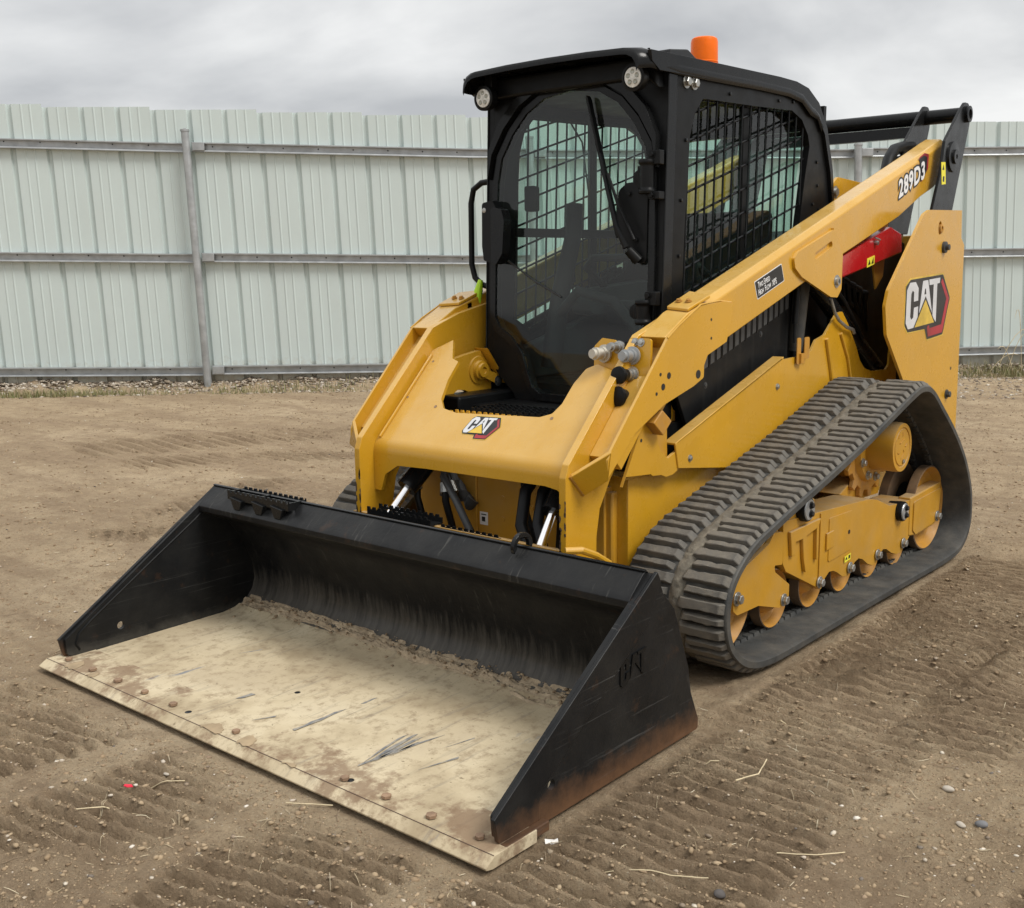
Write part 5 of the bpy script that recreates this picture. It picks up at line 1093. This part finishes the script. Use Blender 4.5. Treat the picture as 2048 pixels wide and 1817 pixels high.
for (t, u, v, h) in [('T', .016, .037, .0215), ('WO', .0275, .037, .0165), ('S', .064, .037, .0215), ('PEED', .0755, .037, .0165), ('H', .010, .009, .0215), ('IGH', .0235, .009, .0165), ('F', .063, .009, .0215), ('LOW', .074, .009, .0165), ('XPS', .124, .009, .0215)]:
    text_part('decal_text', t, so_ + bx_ * u + bn_ * v, bx_, bs_, (0, 1, 0), h * 1.08, AL_, WHT, .66, .012, .0006, .0010)

# ---- cab
FX = lambda z: 1.300 - .045 * (z - .85) / 1.2         # leaning front face
def cab():
    so = fillet([(FX(2.06), 2.06), (FX(.86), .86), (-.10, .86), (-.10, 1.60), (-.075, 1.74), (.00, 1.92), (.08, 2.01), (.20, 2.062), (.40, 2.075)], .02)
    win = fillet([(1.020, 1.972), (1.075, 1.915), (1.108, 1.83), (1.135, 1.52), (1.155, 1.15), (1.06, 1.10), (.34, 1.33), (.215, 1.50), (.165, 1.74), (.132, 1.863), (.152, 1.910), (.212, 1.966), (.305, 1.995), (.64, 1.982)], .02)
    cabo = None
    for s in (1, -1):
        p = MB().side(so, s * .396, s * .421, holes=[win]).build('cab_side' if cabo else 'cab', BLKM, M, bevel=.004)
        cabo = cabo or p
        # corner post cover
        MB().side([(FX(2.04) + .006, 2.035), (FX(.90) + .006, .90), (FX(.90) - .055, .90), (FX(2.04) - .050, 2.035)], s * .4215, s * .428).build('corner_post', BLK, p, bevel=.003)
        # guard bars, each one a rod in the window
        G = MB().side(win, s * .3945, s * .3965, holes=[[(x + (.64 - x) * .012, z + (1.65 - z) * .012) for x, z in win]]).build('window_guard', BLK, M)
        from mathutils.geometry import intersect_line_line_2d
        def clip(p0, p1):
            hits = []; d = (p1[0] - p0[0], p1[1] - p0[1])
            for i in range(len(win)):
                a, b = win[i], win[(i + 1) % len(win)]; e = (b[0] - a[0], b[1] - a[1]); den = d[0] * e[1] - d[1] * e[0]
                if abs(den) < 1e-9: continue
                t = ((a[0] - p0[0]) * e[1] - (a[1] - p0[1]) * e[0]) / den; u = ((a[0] - p0[0]) * d[1] - (a[1] - p0[1]) * d[0]) / den
                if 0 <= u < 1: hits.append(t)
            hits.sort(); return hits
        for k in range(16):
            x = 1.088 - k * .0655; p0, p1 = (x, 2.1), (x + .039, 1.08); h = clip(p0, p1)
            for a, b in zip(h[::2], h[1::2]):
                if b - a < .02: continue
                q = [(p0[0] + (p1[0] - p0[0]) * t, p0[1] + (p1[1] - p0[1]) * t) for t in (a - .008, b + .008)]
                MB().tube([(q[0][0], s * .408, q[0][1]), (q[1][0], s * .408, q[1][1])], .0048, 6).build('bar', BLK, G)
        for k in range(16):
            z = 2.22 - k * .092; p0, p1 = (0, z), (1.3, z - 1.3 * .285); h = clip(p0, p1)
            for a, b in zip(h[::2], h[1::2]):
                if b - a < .02: continue
                q = [(p0[0] + (p1[0] - p0[0]) * t, p0[1] + (p1[1] - p0[1]) * t) for t in (a - .006, b + .006)]
                MB().tube([(q[0][0], s * .400, q[0][1]), (q[1][0], s * .400, q[1][1])], .0048, 6).build('bar', BLK, G)
        gl = MB().side([((x - .64) * 1.03 + .64, (z - 1.65) * 1.03 + 1.65) for x, z in win], s * .370, s * .374).build('side_glass', GLASS, p)
        MB().box((.602, min(s * .365, s * .385), 1.26), (.648, max(s * .365, s * .385), 2.02)).build('window_mullion', BLKM, p, bevel=.003)
        MB().box((.12, min(s * .362, s * .384), 1.488), (1.16, max(s * .362, s * .384), 1.525)).build('window_rail', BLKM, p, bevel=.003) if s < 0 else None
        for (x, z) in [(.825, 2.008), (.426, 2.022), (1.137, 1.815), (1.165, 1.60), (1.175, 1.40), (.30, 2.03), (.06, 1.80), (.045, 1.70), (.09, 1.62), (.03, 1.60), (.055, 1.545)]: MB().bolt((x, s * .421, z), (0, s, 0), .0075, .006, False).build('cab_screw', BLK, p)
        for x in (1.141, 1.086): MB().bolt((x, s * .421, 2.018), (0, s, 0), .016, .018).build('cab_bolt', STEEL, p)
        # roof side rail that curls down at the back
        rr = [(1.392, 2.096), (1.384, 2.060), (1.335, 2.034), (.36, 2.056), (.22, 2.045), (.10, 2.0), (.02, 1.92), (-.05, 1.76), (-.085, 1.60), (-.105, 1.60), (-.075, 1.77), (-.005, 1.945), (.085, 2.045), (.19, 2.095), (.30, 2.11), (.45, 2.112), (.9, 2.105)]
        MB().side(rr, s * .4215, s * .437).build('roof_rail', BLK, p, bevel=.006, seg=3)
    # front wall with the door opening
    ring = [(0, 2.02), (.13, 2.005), (.22, 1.955), (.29, 1.88), (.345, 1.79), (.362, 1.70), (.370, 1.4), (.370, 1.165), (.345, 1.125), (.28, 1.085), (.225, 1.025), (.195, .945), (.170, .890), (.135, .868)]
    ring = ring + [(-y, z) for y, z in ring[::-1]][:-1]; cz = 1.5
    outer_ = [(.398, 2.065), (.398, .98), (.36, .93), (.28, .86), (.26, .82), (-.26, .82), (-.28, .86), (-.36, .93), (-.398, .98), (-.398, 2.065)]
    fr = lambda d: (lambda y, z: (FX(z) + d, y, z))
    gr = [(y * 1.0, z) for y, z in ring]
    wall = MB().prism(outer_, fr(-.03), fr(0), holes=[gr]); wo = wall.build('cab_front', BLKM, M, bevel=.003)
    gw = lambda k, dz: [(y * k, (z - cz) * (1 + (k - 1) * .62) + cz) for y, z in ring]
    DR = MB().prism(gw(1.065, 0), fr(.001), fr(.016), holes=[gw(.992, 0)]).build('door', BLK, M, bevel=.005, seg=3)
    MB().prism(gw(1.0, 0), fr(.006), fr(.010)).build('door_glass', DOORG, DR)
    # moulded arch above the door
    top_ = [p for p in gw(1.20, 0) if p[1] > 1.66]; low_ = [p for p in gw(1.10, 0) if p[1] > 1.66]
    k0 = next(i for i in range(len(top_)) if top_[i][0] < -.1 and top_[i - 1][0] > .1 or top_[i][0] < top_[i - 1][0] - .3) if False else 0
    top_.sort(key=lambda p: math.atan2(p[1] - 1.5, p[0])); low_.sort(key=lambda p: -math.atan2(p[1] - 1.5, p[0]))
    top_ = [(max(-.396, min(.396, y)), min(z, 2.085)) for y, z in top_]
    MB().prism(top_ + low_, fr(.001), fr(.034)).build('door_arch', BLK, M, bevel=.012, seg=3)
    # wiper
    wm = MB().prism(fillet([(.235, 1.640), (.270, 1.665), (.362, 1.668), (.362, 1.375), (.315, 1.378), (.285, 1.410), (.270, 1.455), (.235, 1.475), (.225, 1.51)], .02), fr(.012), fr(.022)).build('wiper_mount', BLKM, DR, bevel=.002)
    for (y, z) in [(.283, 1.625), (.262, 1.45), (.318, 1.46), (.335, 1.63)]: MB().bolt((FX(z) + .022, y, z), (1, 0, 0), .008, .008).build('wiper_bolt', BLKM, DR)
    W1 = MB().tube([(FX(1.43) + .060, .300, 1.432), (FX(1.5) + .070, .262, 1.51), (FX(1.66) + .055, .202, 1.66), (FX(1.78) + .045, .165, 1.775)], [.013, .010, .008, .006], 8)
    W1.tube([(FX(1.46) + .055, .330, 1.46), (FX(1.6) + .062, .262, 1.585), (FX(1.7) + .052, .205, 1.70)], .006, 8); W1.tube([(FX(1.39) + .03, .335, 1.385), (FX(1.42) + .055, .305, 1.425)], [.02, .018], 12); W1.build('wiper_arm', BLKM, DR)
    MB().frame((FX(1.76) + .035, .158, 1.76), Vector((0, -.26, .966)), Vector((0, .966, .26)), (1, 0, 0), [(-.30, -.004), (.225, -.004), (.235, 0), (.225, .005), (-.30, .006)], -.018, .006).build('wiper_blade', BLKM, DR)
    # hinges at the left edge of the door
    for (z, h) in ((1.68, .12), (1.20, .09)):
        H = MB(); H.lathe((FX(z) + .045, .372, z - h / 2), (0, 0, 1), [(0, .030), (.012, .032), (.02, .026), (h - .02, .026), (h - .012, .032), (h, .030)], 20)
        H.box((FX(z), .33, z - h / 2 + .02), (FX(z) + .045, .37, z + h / 2 - .02)); H.box((FX(z) + .02, .38, z + h / 2 - .02), (FX(z) + .05, .428, z + h / 2 + .03)); H.box((FX(z) + .01, .38, z - h / 2 - .02), (FX(z) + .05, .425, z - h / 2 + .008)); ho = H.build('hinge', BLKM, DR, bevel=.003)
        for dz in (h / 2 + .015, -h / 2 - .005): MB().bolt((FX(z) + .05, .395, z + dz), (1, 0, 0), .010, .010).build('hinge_bolt', BLKM, DR)
        MB().lathe((FX(z) + .012, .325, z), (1, 0, 0), [(0, .028), (.012, .028), (.013, .013), (.018, .012)], 20).build('hinge_boss', BLKM, DR)
    # latch housing on the other edge
    L_ = MB().prism(fillet([(-.405, 1.620), (-.350, 1.630), (-.330, 1.600), (-.322, 1.42), (-.345, 1.380), (-.392, 1.395), (-.402, 1.45)], .012), fr(.02), fr(.060)).build('door_latch', BLKM, DR, bevel=.008, seg=3)
    MB().prism(fillet([(-.345, 1.605), (-.290, 1.592), (-.275, 1.55), (-.282, 1.42), (-.315, 1.375), (-.340, 1.385)], .015), fr(.028), fr(.075)).build('door_handle', BLK, DR, bevel=.010, seg=3)
    MB().lathe((FX(1.59) + .060, -.392, 1.592), (1, 0, 0), [(0, .010), (.002, .010), (.003, .006)], 16).build('key_lock', STEEL, DR)
    MB().tube([(FX(1.36) + .014, -.300, 1.392), (FX(1.33) + .014, -.16, 1.31), (FX(1.3) + .014, -.03, 1.25)], .004, 6).build('door_cable', DBLK, DR)
    # grab rail on the right of the cab
    MB().tube([(1.225, -.420, 1.715), (1.225, -.50, 1.71), (1.225, -.545, 1.685), (1.225, -.560, 1.63), (1.225, -.562, 1.38), (1.225, -.545, 1.325), (1.225, -.505, 1.295), (1.225, -.420, 1.275)], .0125, 12).build('grab_rail', BLKM, M)
    MB().tube([(1.24, -.50, 1.315), (1.25, -.505, 1.27), (1.25, -.512, 1.20)], [.010, .018, .012], 10).build('reflective_tab', GREENP, M)
    # roof: arched sheet with a peaked front lip
    mb = MB(); xs = [1.43, 1.425, 1.38, 1.2, .9, .6, .36, .24, .12, .05, .01]; zs = [2.098, 2.108, 2.112, 2.108, 2.112, 2.118, 2.118, 2.105, 2.062, 2.012, 1.965]
    ys = [-.440, -.436, -.42, -.395, -.37, -.2, 0, .2, .37, .395, .42, .436, .440]; dz = [-.062, -.035, -.014, -.003, .0, .006, .008, .006, 0, -.003, -.014, -.035, -.062]; m = len(ys)
    for lay, off in ((0, 0), (1, -.012)):
        for x, z in zip(xs, zs):
            for y, d in zip(ys, dz):
                k = 1.0 if x < 1.37 else 1 - .075 * (x - 1.37) / .06
                mb.v.append((x + (off * .0) + (0 if x > .2 else -d * .6), y * k * (1 if lay == 0 else .985), z + (d if x > .05 else d * .4) + off))
    n = len(xs)
    for lay in (0, 1):
        o = lay * n * m
        for i in range(n - 1):
            for k in range(m - 1): mb.f.append((o + i * m + k, o + i * m + k + 1, o + (i + 1) * m + k + 1, o + (i + 1) * m + k))
    for k in range(m - 1): mb.f.append((k, k + 1, n * m + k + 1, n * m + k)); mb.f.append(((n - 1) * m + k, (n - 1) * m + k + 1, n * m + (n - 1) * m + k + 1, n * m + (n - 1) * m + k))
    for i in range(n - 1):
        for e in (0, m - 1): mb.f.append((i * m + e, (i + 1) * m + e, n * m + (i + 1) * m + e, n * m + i * m + e))
    RF = mb.build('roof', BLK, M, ang=50)
    # soffit between lip and door
    MB().prism([(-.41, 1.98), (-.39, 2.095), (.39, 2.095), (.41, 1.98), (.36, 2.02), (-.36, 2.02)], fr(.002), fr(.05)).build('roof_soffit', BLKM, M, bevel=.01, seg=3)
    # work lights
    for s in (1, -1):
        wl = MB().lathe((1.325, s * .350, 2.018), (1, 0, -.05), [(0, .030), (.010, .042), (.035, .047), (.050, .047), (.052, .038), (.048, .036)], 30).build('work_light', BLKM, M)
        ln_ = MB().lathe((1.373, s * .350, 2.0157), (1, 0, -.05), [(0, .035), (.003, .034), (.005, .02), (.0055, .001)], 26).build('light_lens', LENS, wl)
        le = MB()
        for k in range(5): t = 2 * math.pi * k / 5 + .3; le.lathe((1.3785, s * .350 + .019 * math.cos(t), 2.0157 + .019 * math.sin(t)), (1, 0, -.05), [(0, .0085), (.001, .0075), (.0005, .004)], 10)
        le.build('light_reflectors', mat('reflector_%d' % (s + 1), (.35, .35, .30), .25, metal=.6), wl)
        MB().box((1.31, s * .350 - .018, 2.05), (1.345, s * .350 + .018, 2.10)).build('light_bracket', BLKM, wl, bevel=.003)
    # beacon and antenna
    bc = MB().lathe((.48, .10, 2.115), (0, 0, 1), [(0, .062), (.020, .062)], 28).build('beacon_base', BLKM, M)
    MB().lathe((.48, .10, 2.135), (0, 0, 1), [(0, .0565), (.022, .0575), (.024, .0605), (.027, .0605), (.029, .0575), (.036, .0575), (.038, .0605), (.041, .0605), (.043, .0575), (.050, .0575), (.052, .0605), (.055, .0605), (.057, .0575), (.064, .0575), (.066, .059), (.069, .059), (.071, .0575), (.150, .0565), (.162, .053), (.167, .046), (.169, .001)], 36).build('beacon_lens', ORG, bc, ang=28)
    MB().add([(1.00, .13, 2.118), (1.00, .27, 2.118), (.80, .30, 2.118), (.80, .10, 2.118), (.965, .16, 2.178), (.965, .24, 2.178), (.85, .25, 2.190), (.85, .15, 2.190)], [(0, 3, 2, 1), (4, 5, 6, 7), (0, 1, 5, 4), (1, 2, 6, 5), (2, 3, 7, 6), (3, 0, 4, 7)]).build('antenna_box', BLKM, M, bevel=.006)
    MB().lathe((1.20, .30, 2.112), (0, 0, 1), [(0, .012), (.01, .012), (.012, .006), (.03, .005)], 12).build('roof_stud', BLKM, M)
    # rear wall with its window, floor, interior
    MB().front([(-.396, .86), (-.396, 2.05), (.396, 2.05), (.396, .86)], -.075, -.05, holes=[fillet([(-.33, 1.35), (-.33, 1.95), (.33, 1.95), (.33, 1.35)], .05)]).build('cab_back', BLKM, M)
    MB().front([(-.35, 1.33), (-.35, 1.97), (.35, 1.97), (.35, 1.33)], -.045, -.041).build('rear_glass', GLASS, M)
    MB().box((-.05, -.394, .86), (1.22, .394, .90)).build('cab_floor', BLKM, M)
    MB().box((.05, -.394, 2.03), (1.20, .394, 2.06)).build('headliner', TRIM, M)
    st = MB().side(fillet([(.72, 1.10), (.72, 1.22), (.30, 1.20), (.19, 1.60), (.08, 1.60), (.10, 1.10)], .05), -.23, .23).build('seat', SEAT, M, bevel=.03, seg=3)
    for s in (1, -1):
        MB().side(fillet([(.80, 1.16), (.80, 1.24), (.70, 1.27), (.25, 1.30), (.25, 1.10)], .04), s * .26, s * .36).build('armrest_console', TRIM, M, bevel=.015)
        MB().tube([(.86, s * .31, 1.30), (.90, s * .30, 1.42), (.88, s * .29, 1.50), (.90, s * .285, 1.55)], [.016, .018, .030, .026], 12).build('joystick', SEAT, M)
        MB().side([(1.20, .90), (1.20, 1.02), (.7, 1.14), (.3, 1.22), (.3, .90)], s * .34, s * .39).build('side_trim', TRIM, M, bevel=.01)
    MB().tube([(.55, -.30, 1.22), (.80, -.28, 1.36), (.86, -.20, 1.40), (.86, .20, 1.40), (.80, .28, 1.36), (.55, .30, 1.22)], .016, 10).build('lap_bar', SEAT, M)
    MB().tube([(1.10, -.24, .95), (1.06, -.22, 1.25), (.98, -.21, 1.50), (.97, -.215, 1.62)], [.045, .040, .035, .036], 14).build('control_column', SEAT, M)
    MB().frame((1.13, -.34, 1.64), (0, 1, 0), (0, 0, 1), (1, 0, .1), fillet([(0, -.05), (.06, -.05), (.06, .05), (0, .05)], .01), -.012, .012).build('display_monitor', SEAT, M, bevel=.004)
    MB().tube([(1.14, .30, 1.04), (1.16, .12, 1.23), (1.16, -.05, 1.27), (1.15, -.15, 1.18)], .022, 12).build('front_grab_bar', SEAT, M)
    MB().tube([(.78, -.38, 1.98), (.70, -.375, 1.9), (.66, -.372, 1.7)], .004, 6).build('dome_light_wire', BLKM, M)
cab()
# grab handle / guard below the arm, bent yellow tie-down on the leg foot
MB().tube([(1.99, .52, .470), (1.95, .555, .470), (1.88, .56, .440), (1.80, .555, .395)], .012, 10).build('tie_down_loop', YEL, M)
MB().side([(1.605, .845), (1.55, .885), (1.49, .84), (1.545, .795)], .545, .60).build('rubber_stop_block', YELR, M, bevel=.004)
MB().side([(1.43, .83), (1.60, .83), (1.60, .66), (1.425, .68)], .525, .540).build('hose_guard', YELD, M)
MB().side([(1.55, .66), (1.55, .78), (1.20, .79), (.3, .79), (.3, .7), (1.3, .66)], -.44, .44).build('frame_core', BLKM, M)
